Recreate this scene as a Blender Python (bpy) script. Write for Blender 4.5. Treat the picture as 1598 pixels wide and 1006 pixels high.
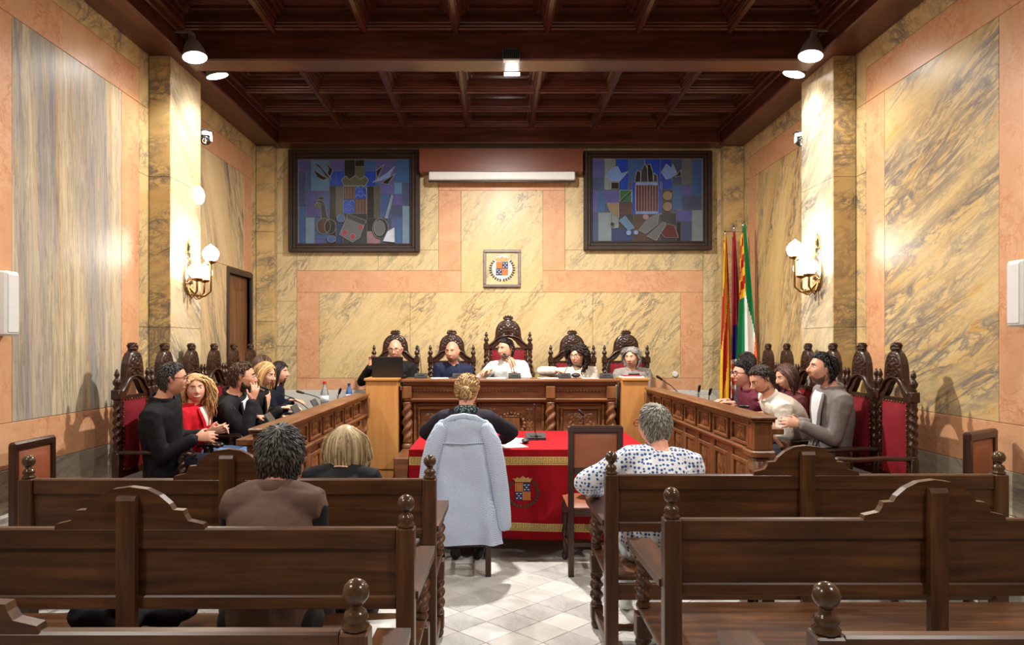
import bpy, math, random
import numpy as np
from mathutils import Vector, Matrix
for o in list(bpy.data.objects): bpy.data.objects.remove(o)
scene = bpy.context.scene
C = scene.collection
PI = math.pi
R = math.radians
random.seed(7)

# ------------------------------------------------------------------ camera
F, VX, VY, H = 1100.0, 772.0, 540.0, 1.6
cd = bpy.data.cameras.new('camera'); cam = bpy.data.objects.new('camera', cd); C.objects.link(cam)
cd.sensor_width = 36; cd.lens = F / 1598 * 36
cd.shift_x = (799 - VX) / 1598; cd.shift_y = (VY - 503) / 1598
cd.clip_start = .05
cam.location = (0, 0, H); cam.rotation_euler = (PI / 2, 0, 0)
scene.camera = cam
def P(px, py, Y): return Vector(((px - VX) * Y / F, Y, H - (py - VY) * Y / F))

# ------------------------------------------------------------------ world, exposure, lights
world = bpy.data.worlds.new('world'); scene.world = world; world.use_nodes = True
world.node_tree.nodes['Background'].inputs[0].default_value = (1, .95, .88, 1)
world.node_tree.nodes['Background'].inputs[1].default_value = .25
vs = scene.view_settings
vs.view_transform = 'Standard'; vs.look = 'None'; vs.exposure = 0.88; vs.gamma = 1
vs.use_curve_mapping = False
SPOT_W = 52.0        # each ceiling spot
HALL_W = 135.0        # each added spot out of view on the next beams, brightening the benches
SCONCE_W = 8.0
FLOOD_W = 125.0
WARM = (1.0, .95, .88)
def lamp_light(name, kind, loc, watts, aim=None, color=WARM, size=.1, angle=100, blend=.6, parent=None):
    d = bpy.data.lights.new(name, kind); d.energy = watts; d.color = color
    if kind == 'SPOT':
        d.spot_size = R(angle); d.spot_blend = blend; d.shadow_soft_size = size
    elif kind == 'POINT': d.shadow_soft_size = size
    else:
        d.shape = 'DISK'; d.size = size
    o = bpy.data.objects.new(name, d); C.objects.link(o); o.location = loc
    if aim is not None:
        o.rotation_euler = (Vector(aim) - Vector(loc)).to_track_quat('-Z', 'Y').to_euler()
    return o

# ------------------------------------------------------------------ materials
def srgb(r, g, b):
    f = lambda c: (c / 255 / 12.92) if c / 255 <= .04045 else ((c / 255 + .055) / 1.055) ** 2.4
    return (f(r), f(g), f(b), 1)
class NT:
    def __init__(s, name):
        s.m = bpy.data.materials.new(name); s.m.use_nodes = True
        s.t = s.m.node_tree; s.b = s.t.nodes['Principled BSDF']
    def n(s, kind, **kw):
        x = s.t.nodes.new(kind)
        for k, v in kw.items():
            if k in x.inputs.keys(): x.inputs[k].default_value = v
            else: setattr(x, k, v)
        return x
    def l(s, a, b): s.t.links.new(a, b)
    def coord(s, rot=(0, 0, 0), scale=(1, 1, 1), kind='Object'):
        c = s.n('ShaderNodeTexCoord'); m = s.n('ShaderNodeMapping'); k = s.n('ShaderNodeMapping')
        m.inputs['Rotation'].default_value = rot; k.inputs['Scale'].default_value = scale
        s.l(c.outputs[kind], m.inputs[0]); s.l(m.outputs[0], k.inputs[0]); return k.outputs[0]
    def noise(s, vec, scale, detail=4, rough=.55, dist=0):
        x = s.n('ShaderNodeTexNoise'); s.l(vec, x.inputs['Vector'])
        x.inputs['Scale'].default_value = scale; x.inputs['Detail'].default_value = detail
        x.inputs['Roughness'].default_value = rough; x.inputs['Distortion'].default_value = dist
        return x.outputs[0]
    def ramp(s, fac, stops):
        x = s.n('ShaderNodeValToRGB'); s.l(fac, x.inputs[0]); e = x.color_ramp.elements
        e[0].position, e[0].color = stops[0]; e[1].position, e[1].color = stops[-1]
        for p, c in stops[1:-1]:
            k = e.new(p); k.color = c
        return x.outputs[0]
    def mix(s, fac, a, b, mode='MIX'):
        x = s.n('ShaderNodeMix', data_type='RGBA', blend_type=mode)
        for v, i in ((fac, 0), (a, 6), (b, 7)):
            if hasattr(v, 'links'): s.l(v, x.inputs[i])
            else: x.inputs[i].default_value = v
        return x.outputs[2]
    def math(s, op, a, b=0.0):
        x = s.n('ShaderNodeMath', operation=op)
        for v, i in ((a, 0), (b, 1)):
            if hasattr(v, 'links'): s.l(v, x.inputs[i])
            else: x.inputs[i].default_value = v
        return x.outputs[0]
    def bump(s, h, strength=.3, dist=.01):
        x = s.n('ShaderNodeBump'); x.inputs['Strength'].default_value = strength
        x.inputs['Distance'].default_value = dist; s.l(h, x.inputs['Height'])
        s.l(x.outputs[0], s.b.inputs['Normal'])
    def col(s, v, rough=.5, metal=0, spec=.5):
        if hasattr(v, 'links'): s.l(v, s.b.inputs['Base Color'])
        else: s.b.inputs['Base Color'].default_value = v
        s.b.inputs['Roughness'].default_value = rough; s.b.inputs['Metallic'].default_value = metal
        s.b.inputs['Specular IOR Level'].default_value = spec
        return s.m
M = {}
def plain(name, rgb, rough=.5, metal=0, spec=.5, var=.12, vscale=30):
    if name in M: return M[name]
    t = NT(name); v = t.coord(); n = t.noise(v, vscale, 3)
    c = srgb(*rgb); d = tuple(x * (1 - var) for x in c[:3]) + (1,)
    e = tuple(min(1, x * (1 + var)) for x in c[:3]) + (1,)
    M[name] = t.col(t.ramp(n, [(.3, d), (.7, e)]), rough, metal, spec); return M[name]
def wood(name, dark, light, axis='x', rough=.35, scale=1.0, spec=.5):
    if name in M: return M[name]
    t = NT(name)
    sc = {'x': (1.2, 14, 14), 'y': (14, 1.2, 14), 'z': (14, 14, 1.2)}[axis]
    v = t.coord(scale=tuple(k * scale for k in sc))
    n = t.noise(v, 1.6, 6, .62, .4); n2 = t.noise(t.coord(), 1.7, 3)
    c = t.ramp(n, [(.28, srgb(*dark)), (.5, srgb(*[(a + b) // 2 for a, b in zip(dark, light)])), (.75, srgb(*light))])
    c2 = t.mix(t.ramp(n2, [(.35, (0, 0, 0, 1)), (.75, (.55, .55, .55, 1))]), c, srgb(*dark))
    t.bump(n, .12, .004)
    M[name] = t.col(c2, rough, 0, spec); return M[name]
def marble(name, base, alt, vein, rot=(0, 0, 0), scale=(1, 1, 1), dens=1.0, width=.035, altamt=.6, rough=.36, seed=0, veinamt=.9, third=None, fine=0):
    if name in M: return M[name]
    t = NT(name)
    v0 = t.coord(rot, scale)
    add = t.n('ShaderNodeVectorMath', operation='ADD'); t.l(v0, add.inputs[0]); add.inputs[1].default_value = (seed * 3.7, seed * 1.3, seed * 2.1)
    v = add.outputs[0]
    nb = t.noise(v, 1.1 * dens, 5, .6, .8)
    basec = t.mix(t.ramp(nb, [(.40, (0, 0, 0, 1)), (.68, (altamt,) * 3 + (1,))]), srgb(*base), srgb(*alt))
    def vein_mask(sc, w, dist):
        n = t.noise(v, sc * dens, 7, .6, dist)
        a = t.math('ABSOLUTE', t.math('SUBTRACT', n, .5))
        mr = t.n('ShaderNodeMapRange'); t.l(a, mr.inputs[0])
        mr.inputs[1].default_value = 0; mr.inputs[2].default_value = w; mr.inputs[3].default_value = 1; mr.inputs[4].default_value = 0
        return mr.outputs[0]
    patch = t.ramp(t.noise(v, .9 * dens, 3, .5, .3), [(.36, (0, 0, 0, 1)), (.60, (1, 1, 1, 1))])
    m1 = t.math('MULTIPLY', vein_mask(1.6, width, 1.0), patch)
    m2 = t.math('MULTIPLY', vein_mask(4.2, width * .7, .6), t.math('MULTIPLY', patch, .85))
    mm = t.math('MULTIPLY', t.math('MAXIMUM', m1, m2), veinamt)
    if third:
        n3 = t.noise(v, 1.9 * dens, 5, .65, 1.2)
        basec = t.mix(t.ramp(n3, [(.54, (0, 0, 0, 1)), (.66, (.85,) * 3 + (1,))]), basec, srgb(*third))
    c = t.mix(mm, basec, srgb(*vein))
    if fine: c = t.mix(t.math('MULTIPLY', vein_mask(8.5, .05, .8), fine), c, tuple(q * .55 for q in srgb(*vein)[:3]) + (1,))
    M[name] = t.col(c, rough, 0, .4); return M[name]
def emit(name, rgb, strength):
    if name in M: return M[name]
    t = NT(name); v = t.coord(); n = t.noise(v, 20, 2)
    c = srgb(*rgb); t.col(t.ramp(n, [(.2, c), (.8, c)]), .3)
    t.b.inputs['Emission Color'].default_value = c; t.b.inputs['Emission Strength'].default_value = strength
    M[name] = t.m; return t.m

# walls
CREAM, OCH, GREY = (226, 196, 140), (205, 160, 88), (112, 108, 112)
marble('marble_back', (216, 191, 142), (208, 172, 108), (112, 102, 90), rot=(0, R(50), 0), scale=(.45, 1, 2.0), dens=1.9, width=.03, seed=1, veinamt=.9, fine=.15)
marble('marble_back_pale', (214, 192, 146), (204, 178, 124), (116, 108, 98), rot=(0, R(52), 0), scale=(.5, 1, 1.8), dens=2.3, width=.04, seed=4, veinamt=.8, fine=.15)
marble('marble_strip', (212, 184, 132), (196, 160, 98), (92, 90, 92), rot=(R(-35), R(20), 0), scale=(1, .8, 2.0), dens=2.4, width=.06, seed=2)
marble('marble_left_big', (208, 190, 156), (150, 146, 146), (92, 92, 102), rot=(R(-2), 0, 0), scale=(1, 2.4, .13), dens=1.55, width=.06, seed=3, altamt=.95, veinamt=.85, third=(200, 164, 108), fine=.4)
marble('marble_right_big', (214, 188, 138), (198, 156, 84), (96, 95, 102), rot=(R(22), 0, 0), scale=(1, .5, 2.4), dens=1.6, width=.075, seed=5, fine=.18, third=(204, 156, 84))
marble('marble_left_rear', (212, 188, 144), (200, 162, 104), (92, 90, 94), rot=(R(-18), 0, 0), scale=(1, 3.2, .4), dens=1.6, width=.06, seed=6, fine=.15)
marble('marble_right_rear', (210, 180, 124), (196, 154, 88), (78, 77, 80), rot=(R(-20), 0, 0), scale=(1, 2.6, .55), dens=1.9, width=.055, seed=8, fine=.15)
marble('marble_pilaster', (222, 206, 172), (206, 174, 116), (98, 98, 106), rot=(R(38), R(20), 0), scale=(1.3, .6, 2.0), dens=1.7, width=.07, seed=9, fine=.15)
marble('marble_pilaster_warm', (206, 178, 122), (190, 150, 86), (98, 94, 92), rot=(0, R(15), 0), scale=(1.0, 1.6, 2.0), dens=2.4, width=.07, seed=11)
marble('marble_pink', (208, 156, 116), (220, 176, 138), (190, 124, 88), scale=(1, 1, 1), dens=3.5, width=.03, seed=12)
marble('marble_grey', (176, 164, 142), (150, 140, 124), (96, 92, 88), rot=(R(-10), 0, 0), scale=(1, .7, 2), dens=1.6, width=.05, seed=13)
marble('marble_white', (214, 210, 200), (200, 196, 188), (160, 160, 158), dens=1.5, width=.03, seed=14, rough=.25)
for i, (b, a) in enumerate([((214, 211, 206), (196, 193, 188)), ((200, 197, 193), (180, 177, 173)), ((224, 221, 216), (206, 203, 198)), ((206, 201, 195), (188, 182, 176))]):
    marble('tile_marble_%d' % i, b, a, (158, 155, 152), rot=(0, 0, R(30 + 50 * i)), scale=(1, 2.2, 1), dens=2.2, width=.03, seed=20 + i, rough=.28, veinamt=.55)
plain('grout', (120, 116, 110), .8)
plain('plaster', (222, 205, 170), .8)
# woods
for ax in 'xyz':
    wood('ceil_' + ax, (52, 25, 18), (110, 59, 41), ax, .28)
    wood('bench_' + ax, (46, 26, 14), (120, 76, 42), ax, .36)
    wood('desk_' + ax, (82, 47, 27), (154, 102, 62), ax, .32)
    wood('chairwood_' + ax, (38, 21, 15), (78, 47, 33), ax, .28)
    wood('pine_' + ax, (172, 116, 60), (206, 152, 88), ax, .45, .5)
    wood('dark_' + ax, (36, 24, 20), (62, 42, 34), ax, .35)
wood('ceil_panel', (50, 24, 18), (98, 51, 36), 'x', .24)
wood('ball', (62, 42, 27), (98, 70, 46), 'z', .22)
wood('valance', (104, 54, 36), (128, 70, 48), 'x', .35)
plain('red_velvet', (126, 22, 34), .75, spec=.25, var=.15, vscale=14)
plain('red_cloth', (154, 8, 24), .8, spec=.2, var=.12, vscale=5)
plain('gold', (214, 180, 104), .45, var=.12)
plain('gold_dark', (150, 118, 60), .5)
plain('brass', (150, 116, 70), .3, 1.0)
plain('leather', (146, 84, 56), .42, var=.08, vscale=8)
plain('white_plastic', (222, 222, 220), .4, var=.02)
plain('grey_metal', (134, 124, 118), .38, .35)
plain('black_plastic', (22, 22, 24), .4)
plain('dark_grey', (52, 54, 56), .45)
plain('paper', (236, 236, 234), .7, var=.02)
plain('chrome', (210, 210, 212), .15, 1.0)
emit('lamp_glow', (255, 246, 230), 14)
emit('globe_glow', (255, 244, 224), 4)

# ------------------------------------------------------------------ mesh building
class MB:
    def __init__(s): s.v = []; s.f = []; s.mi = []; s.M = None; s.k = 0
    def _add(s, vs, fs):
        o = len(s.v)
        if s.M is not None: vs = [s.M @ Vector(p) for p in vs]
        s.v += [tuple(p) for p in vs]; s.f += [tuple(i + o for i in f) for f in fs]; s.mi += [s.k] * len(fs)
        return s
    def box(s, x0, x1, y0, y1, z0, z1, b=0.0):
        if x1 < x0: x0, x1 = x1, x0
        if y1 < y0: y0, y1 = y1, y0
        if z1 < z0: z0, z1 = z1, z0
        b = min(b, .45 * (x1 - x0), .45 * (y1 - y0), .45 * (z1 - z0))
        if b <= 0:
            vs = [(x, y, z) for z in (z0, z1) for y in (y0, y1) for x in (x0, x1)]
            return s._add(vs, [(0, 2, 3, 1), (4, 5, 7, 6), (0, 1, 5, 4), (2, 6, 7, 3), (0, 4, 6, 2), (1, 3, 7, 5)])
        X, Y, Z = (x0, x1), (y0, y1), (z0, z1); vs = []; ix = {}
        for i in (0, 1):
            for j in (0, 1):
                for k in (0, 1):
                    bi, bj, bk = (b if i == 0 else -b), (b if j == 0 else -b), (b if k == 0 else -b)
                    for a, p in enumerate(((X[i], Y[j] + bj, Z[k] + bk), (X[i] + bi, Y[j], Z[k] + bk), (X[i] + bi, Y[j] + bj, Z[k]))):
                        ix[(i, j, k, a)] = len(vs); vs.append(p)
        g = lambda i, j, k, a: ix[(i, j, k, a)]
        fs = []
        for q in (0, 1):
            fs += [(g(q, 0, 0, 0), g(q, 1, 0, 0), g(q, 1, 1, 0), g(q, 0, 1, 0)), (g(0, q, 0, 1), g(1, q, 0, 1), g(1, q, 1, 1), g(0, q, 1, 1)), (g(0, 0, q, 2), g(1, 0, q, 2), g(1, 1, q, 2), g(0, 1, q, 2))]
            for r in (0, 1):
                fs += [(g(q, r, 0, 0), g(q, r, 1, 0), g(q, r, 1, 1), g(q, r, 0, 1)), (g(q, 0, r, 0), g(q, 1, r, 0), g(q, 1, r, 2), g(q, 0, r, 2)), (g(0, q, r, 1), g(1, q, r, 1), g(1, q, r, 2), g(0, q, r, 2))]
                for t in (0, 1): fs.append((g(q, r, t, 0), g(q, r, t, 1), g(q, r, t, 2)))
        # orient outward
        c = Vector(((x0 + x1) / 2, (y0 + y1) / 2, (z0 + z1) / 2)); out = []
        for f in fs:
            p = [Vector(vs[i]) for i in f]; nrm = (p[1] - p[0]).cross(p[2] - p[0])
            m = sum(p, Vector()) / len(p)
            out.append(f if nrm.dot(m - c) >= 0 else f[::-1])
        return s._add(vs, out)
    def rings(s, rings, caps=True, closed=False):
        n = len(rings[0]); vs = [p for r in rings for p in r]; fs = []
        m = len(rings)
        for i in range(m if closed else m - 1):
            i2 = (i + 1) % m
            for j in range(n):
                a, b = i * n + j, i * n + (j + 1) % n
                fs.append((a, b, i2 * n + (j + 1) % n, i2 * n + j))
        if caps and not closed:
            fs.append(tuple(range(n))[::-1]); fs.append(tuple((m - 1) * n + j for j in range(n)))
        return s._add(vs, fs)
    def lathe(s, prof, seg=14, c=(0, 0, 0), sq=None):
        rs = []
        for r, z in prof:
            rs.append([(c[0] + r * math.cos(2 * PI * j / seg), c[1] + r * math.sin(2 * PI * j / seg), c[2] + z) for j in range(seg)])
        return s.rings(rs)
    def twist(s, c, z0, z1, r, turns, seg=14, per=10, amp=.22, hand=1, taper=None):
        n = max(4, int(abs(turns) * per)); rs = []
        for i in range(n + 1):
            t = i / n; z = z0 + (z1 - z0) * t; ph = hand * 2 * PI * turns * t
            e = min(1, 6 * t, 6 * (1 - t)); rr = r * (1 if taper is None else taper(t))
            rs.append([(c[0] + rr * (1 - amp * .5 + amp * e * math.cos(2 * (a - ph))) * math.cos(a), c[1] + rr * (1 - amp * .5 + amp * e * math.cos(2 * (a - ph))) * math.sin(a), c[2] + z)
                       for a in (2 * PI * j / seg for j in range(seg))])
        return s.rings(rs)
    def loft(s, pts, rad, seg=12, side=None, caps=2):
        """tube with elliptical rings; rad = scalar or (a,b); a along `side`; rounded ends"""
        pts = [Vector(p) for p in pts]; n = len(pts)
        rad = [(r, r) if not hasattr(r, '__len__') else tuple(r) for r in rad]
        tang = []
        for i in range(n):
            t = pts[min(i + 1, n - 1)] - pts[max(i - 1, 0)]; tang.append(t.normalized() if t.length > 1e-9 else Vector((0, 0, 1)))
        sd = Vector(side) if side is not None else (Vector((1, 0, 0)) if abs(tang[0].x) < .9 else Vector((0, 1, 0)))
        P2, R2, T2 = [], [], []
        for k in range(caps, 0, -1):
            a = k / (caps + .001) * PI / 2
            P2.append(pts[0] - tang[0] * min(rad[0]) * math.sin(a)); R2.append(tuple(max(q * math.cos(a), 1e-4) for q in rad[0])); T2.append(tang[0])
        P2 += pts; R2 += rad; T2 += tang
        for k in range(1, caps + 1):
            a = k / (caps + .001) * PI / 2
            P2.append(pts[-1] + tang[-1] * min(rad[-1]) * math.sin(a)); R2.append(tuple(max(q * math.cos(a), 1e-4) for q in rad[-1])); T2.append(tang[-1])
        rs = []
        for p, r, t in zip(P2, R2, T2):
            a = sd - t * sd.dot(t)
            if a.length < 1e-6: a = t.orthogonal()
            a.normalize(); b = t.cross(a)
            sd = a
            rs.append([p + a * (r[0] * math.cos(2 * PI * j / seg)) + b * (r[1] * math.sin(2 * PI * j / seg)) for j in range(seg)])
        return s.rings(rs)
    def prism(s, poly, d0, d1, plane='xz'):
        """extrude polygon; plane xz -> along y, yz -> along x, xy -> along z"""
        m = {'xz': lambda p, d: (p[0], d, p[1]), 'yz': lambda p, d: (d, p[0], p[1]), 'xy': lambda p, d: (p[0], p[1], d)}[plane]
        n = len(poly); vs = [m(p, d0) for p in poly] + [m(p, d1) for p in poly]
        fs = [tuple(range(n)), tuple(range(2 * n - 1, n - 1, -1))] + [(i, i + n, (i + 1) % n + n, (i + 1) % n) for i in range(n)]
        area = sum(poly[i][0] * poly[(i + 1) % n][1] - poly[(i + 1) % n][0] * poly[i][1] for i in range(n))
        flip = (area > 0) != (plane == 'xz') if d1 > d0 else (area > 0) == (plane == 'xz')
        if flip: fs = [f[::-1] for f in fs]
        return s._add(vs, fs)
    def grid(s, fn, nu, nv, flip=False):
        vs = [fn(i / nu, j / nv) for j in range(nv + 1) for i in range(nu + 1)]; fs = []
        for j in range(nv):
            for i in range(nu):
                a = j * (nu + 1) + i; q = (a, a + 1, a + nu + 2, a + nu + 1); fs.append(q[::-1] if flip else q)
        return s._add(vs, fs)
    def sphere(s, c, r, seg=12, ring=8):
        r = (r, r, r) if not hasattr(r, '__len__') else r
        rs = [[(c[0] + r[0] * math.sin(a) * math.cos(2 * PI * j / seg), c[1] + r[1] * math.sin(a) * math.sin(2 * PI * j / seg), c[2] - r[2] * math.cos(a)) for j in range(seg)]
              for a in (PI * (i + .08) / (ring + .16) for i in range(ring + 1))]
        return s.rings(rs)
    def build(s, name, mats, parent=None, smooth=False, loc=None, origin=None):
        me = bpy.data.meshes.new(name)
        vs = s.v if origin is None else [tuple(Vector(p) - Vector(origin)) for p in s.v]
        me.from_pydata(vs, [], s.f); 
        mats = mats if isinstance(mats, (list, tuple)) else [mats]
        for m in mats: me.materials.append(M[m] if isinstance(m, str) else m)
        if len(mats) > 1: me.polygons.foreach_set('material_index', s.mi)
        if smooth:
            me.polygons.foreach_set('use_smooth', [True] * len(me.polygons))
            if smooth != 'all': me.set_sharp_from_angle(angle=R(40))
        o = bpy.data.objects.new(name, me); C.objects.link(o)
        if parent: o.parent = parent
        if loc is not None: o.location = loc
        return o
def put(name, mesh, parent=None, loc=None, rot=None, scale=None):
    o = bpy.data.objects.new(name, mesh); C.objects.link(o)
    if parent: o.parent = parent
    if loc is not None: o.location = loc
    if rot is not None: o.rotation_euler = rot
    if scale is not None: o.scale = scale
    return o
def tag(o, label, cat, group=None):
    o['label'] = label; o['category'] = cat
    if group: o['group'] = group
    return o
def thing(name, label, cat, loc=(0, 0, 0), rz=0, group=None):
    o = bpy.data.objects.new(name, None); C.objects.link(o); o.location = loc; o.rotation_euler = (0, 0, rz); o.empty_display_size = .1
    return tag(o, label, cat, group)
def struct(o): o['kind'] = 'structure'; return o
def dup(root, loc=None, rz=None, label=None, group=None, skip=()):
    r = root.copy(); C.objects.link(r)
    if loc is not None: r.location = loc
    if rz is not None: r.rotation_euler = (0, 0, rz)
    if label: r['label'] = label
    if group: r['group'] = group
    for ch in list(root.children):
        c = ch.copy(); C.objects.link(c); c.parent = r
        for g in ch.children:
            d = g.copy(); C.objects.link(d); d.parent = c
    return r
def scrolls(u, v):
    """carved foliage height 0..1 on a unit panel, mirrored about the middle"""
    x = abs(u - .5) * 2; h = 0
    for cx, cy, sg, k in ((.45, .22, 1, 15), (.5, .55, -1, 15), (.4, .84, 1, 16), (.08, .42, -1, 18), (.08, .72, 1, 18)):
        dx, dy = x - cx, (v - cy) * 1.5; r = math.hypot(dx, dy); a = math.atan2(dy, dx)
        h = max(h, math.exp(-(r / .34) ** 2) * (.5 + .5 * math.sin(k * r * 1.6 + sg * 2 * a)))
    e = min(1, 14 * min(u, 1 - u, v, 1 - v))
    return h * max(0, e)
# ================================================================== THE ROOM
XL, XR, YB, YF = -2.92, 3.05, 8.75, -3.2
ZC = 4.05                     # underside of the perimeter beams
PY0, PY1 = 5.95, 6.57         # wall pilasters under the cross beam
DZ1, DZ2 = .15, .35           # side dais, presidency dais
DOOR = (7.74, 8.44, 2.41)
# floor ----------------------------------------------------------
floor = struct(MB().box(XL - .3, XR + .3, YF - .2, YB + .3, -.2, -.012).build('floor', 'grout'))
TD = .155                      # half diagonal of a tile
tile_me = []
for i in range(4):
    m = MB(); g = TD - .0022; b = .003
    m.rings([[(g, 0, -.012), (0, g, -.012), (-g, 0, -.012), (0, -g, -.012)], [(g, 0, -b), (0, g, -b), (-g, 0, -b), (0, -g, -b)], [(g - b, 0, 0), (0, g - b, 0), (-g + b, 0, 0), (0, -g + b, 0)]])
    o = m.build('tile', 'tile_marble_%d' % i); tile_me.append(o.data); bpy.data.objects.remove(o)
rnd = random.Random(3); cells = []
for i in range(-40, 41):
    for j in range(-60, 61):
        if (i + j) % 2: continue
        x, y = .261 + i * TD, 4.536 + j * TD * .94
        if XL < x < XR and YF < y < YB: cells.append((x, y, rnd.choice((0, 0, 1, 1, 2, 3))))
vis = [c for c in cells if 2.6 < c[1] < 5.9]
vis.sort(key=lambda c: (max(0, abs(c[0] - .15) - .65) * 1.0 + max(0, 3.4 - c[1]) * .4 + max(0, c[1] - 5.4)))
pick = set((c[0], c[1]) for c in vis[:290])
for x, y, k in vis[:290]: put('floor_tile', tile_me[k], floor, (x, y, 0), scale=(1, .94, 1))
m = MB(); g = TD - .0022
for x, y, k in cells:
    if (x, y) in pick: continue
    m.k = k; gy = g * .94
    m.rings([[(x + g, y, -.012), (x, y + gy, -.012), (x - g, y, -.012), (x, y - gy, -.012)], [(x + g, y, 0), (x, y + gy, 0), (x - g, y, 0), (x, y - gy, 0)]])
o = m.build('floor_tiles', ['tile_marble_%d' % i for i in range(4)], floor); o['kind'] = 'stuff'
# dais for the councillors and the presidency
struct(MB().box(XL, -1.25, 4.42, 8.72, 0, DZ1, .01).build('floor_dais_west', 'desk_y'))
struct(MB().box(1.50, XR, 4.58, 8.72, 0, DZ1, .01).build('floor_dais_east', 'desk_y'))
struct(MB().box(-1.24, 1.49, 7.62, 8.72, 0, DZ2, .01).build('floor_dais_presidency', 'desk_x'))

# walls ----------------------------------------------------------
T = .015
def slab(wall, side, a0, a1, z0, z1, mat, off=0.0, name='marble_slab'):
    g = .0015; m = MB()
    if side == 'L': m.box(XL - T + off, XL + off, a0 + g, a1 - g, z0 + g, z1 - g, .002)
    elif side == 'R': m.box(XR - off, XR + T - off, a0 + g, a1 - g, z0 + g, z1 - g, .002)
    else: m.box(a0 + g, a1 - g, YB - off, YB + T - off, z0 + g, z1 - g, .002)
    return m.build(name, mat, wall)
m = MB()
for y0, y1, z0, z1 in ((YF, DOOR[0], 0, 4.5), (DOOR[0], DOOR[1], DOOR[2], 4.5), (DOOR[1], YB + .2, 0, 4.5)): m.box(XL - .3, XL - T, y0, y1, z0, z1)
wl = struct(m.build('wall_left', 'plaster'))
wr = struct(MB().box(XR + T, XR + .3, YF, YB + .2, 0, 4.5).build('wall_right', 'plaster'))
wb = struct(MB().box(XL - .3, XR + .3, YB + T, YB + .25, 0, 4.5).build('wall_back', 'plaster'))
wf = struct(MB().box(XL - .3, XR + .3, YF - .2, YF, 0, 4.5).build('wall_front', 'marble_back_pale'))
ZB = .60
def framed(wall, side, y0, y1, inner, mirror=False, strip='marble_strip'):
    """pink framed field between y0 and y1 (outer edge of the pink band)"""
    w = .275
    slab(wall, side, y0, y1, 3.60, 3.88, 'marble_pink'); slab(wall, side, y0, y1, .86, 1.14, 'marble_pink')
    slab(wall, side, y0, y0 + w, 1.14, 3.60, 'marble_pink'); slab(wall, side, y1 - w, y1, 1.14, 3.60, 'marble_pink')
    slab(wall, side, y0, y1, 3.88, ZC + .1, strip); slab(wall, side, y0, y1, ZB, .86, 'marble_grey')
    slab(wall, side, y0 + w, y1 - w, 1.14, 3.60, inner)
for wall, side in ((wl, 'L'), (wr, 'R')):
    big = 'marble_left_big' if side == 'L' else 'marble_right_big'
    framed(wall, side, 3.99, 5.79, big)
    for z0, z1 in ((ZB, 1.14), (1.14, 1.76), (1.76, 3.03), (3.03, 3.6), (3.6, ZC + .1)):
        slab(wall, side, 5.79, PY0, z0, z1, 'marble_strip')
    slab(wall, side, 3.80, 3.99, ZB, ZC + .1, 'marble_strip')
    framed(wall, side, 1.55, 3.80, big); slab(wall, side, 1.35, 1.55, ZB, ZC + .1, 'marble_strip')
    framed(wall, side, -.9, 1.35, big); slab(wall, side, YF, -.9, ZB, ZC + .1, 'marble_back_pale')
    # rear field behind the pilaster
    rear = 'marble_left_rear' if side == 'L' else 'marble_right_rear'
    slab(wall, side, PY1, 8.48, 3.60, 3.86, 'marble_pink'); slab(wall, side, PY1, 8.62, 3.86, ZC + .1, 'marble_strip')
    slab(wall, side, 8.48, 8.62, 0, 3.86, 'marble_strip')
    if side == 'L':
        slab(wall, side, 8.2, 8.48, DOOR[2] + .07, 3.60, 'marble_pink')
        slab(wall, side, PY1, DOOR[0] - .06, 0, 2.48, rear); slab(wall, side, PY1, 8.2, 2.48, 3.60, rear)
    else:
        slab(wall, side, 8.2, 8.48, 0, 3.60, 'marble_pink')
        slab(wall, side, PY1, 8.2, 0, 3.60, rear)
    # white plinth ledge along the nave of the room
    sx = (XL, XL + .05) if side == 'L' else (XR - .05, XR)
    struct(MB().box(sx[0], sx[1], YF, PY0, 0, ZB, .006).build('baseboard_left' if side == 'L' else 'baseboard_right', 'marble_white'))
    # pilaster
    x0, x1 = (XL - T, XL + .18) if side == 'L' else (XR - .19, XR + T)
    pil = struct(MB().box(x0 + (T if side == 'L' else T), x1 - T, PY0 + T, PY1 - T, 0, ZC + .1).build('wall_pilaster_left' if side == 'L' else 'wall_pilaster_right', 'plaster'))
    xs = x1 if side == 'L' else x0
    for k, (z0, z1) in enumerate(((0, 1.76), (1.76, 3.03), (3.03, ZC + .09))):
        g = .0015
        xa, xb = (XL, x1) if side == 'L' else (x0, XR)
        MB().box(xa, xb, PY0, PY0 + T - .001, z0 + g, z1 - g, .002).build('marble_slab', 'marble_pilaster_warm', pil)
        s = (x1 - T + .001, x1) if side == 'L' else (x0, x0 + T - .001)
        MB().box(s[0], s[1], PY0 + T, PY1, z0 + g, z1 - g, .002).build('marble_slab', 'marble_pilaster', pil)
# corner columns beside the rear wall
for nm, x0, x1 in (('wall_column_left', XL, -2.70), ('wall_column_right', 2.80, XR)):
    col = struct(MB().box(x0 + .002, x1 - .01, 8.64, YB, 0, ZC).build(nm, 'plaster'))
    for z0, z1 in ((0, 1.05), (1.05, 1.9), (1.9, 3.0), (3.0, ZC)):
        MB().box(x0 + .001, x1, 8.62, 8.745, z0 + .0015, z1 - .0015, .004).build('marble_slab', 'marble_pilaster_warm', col)
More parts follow.
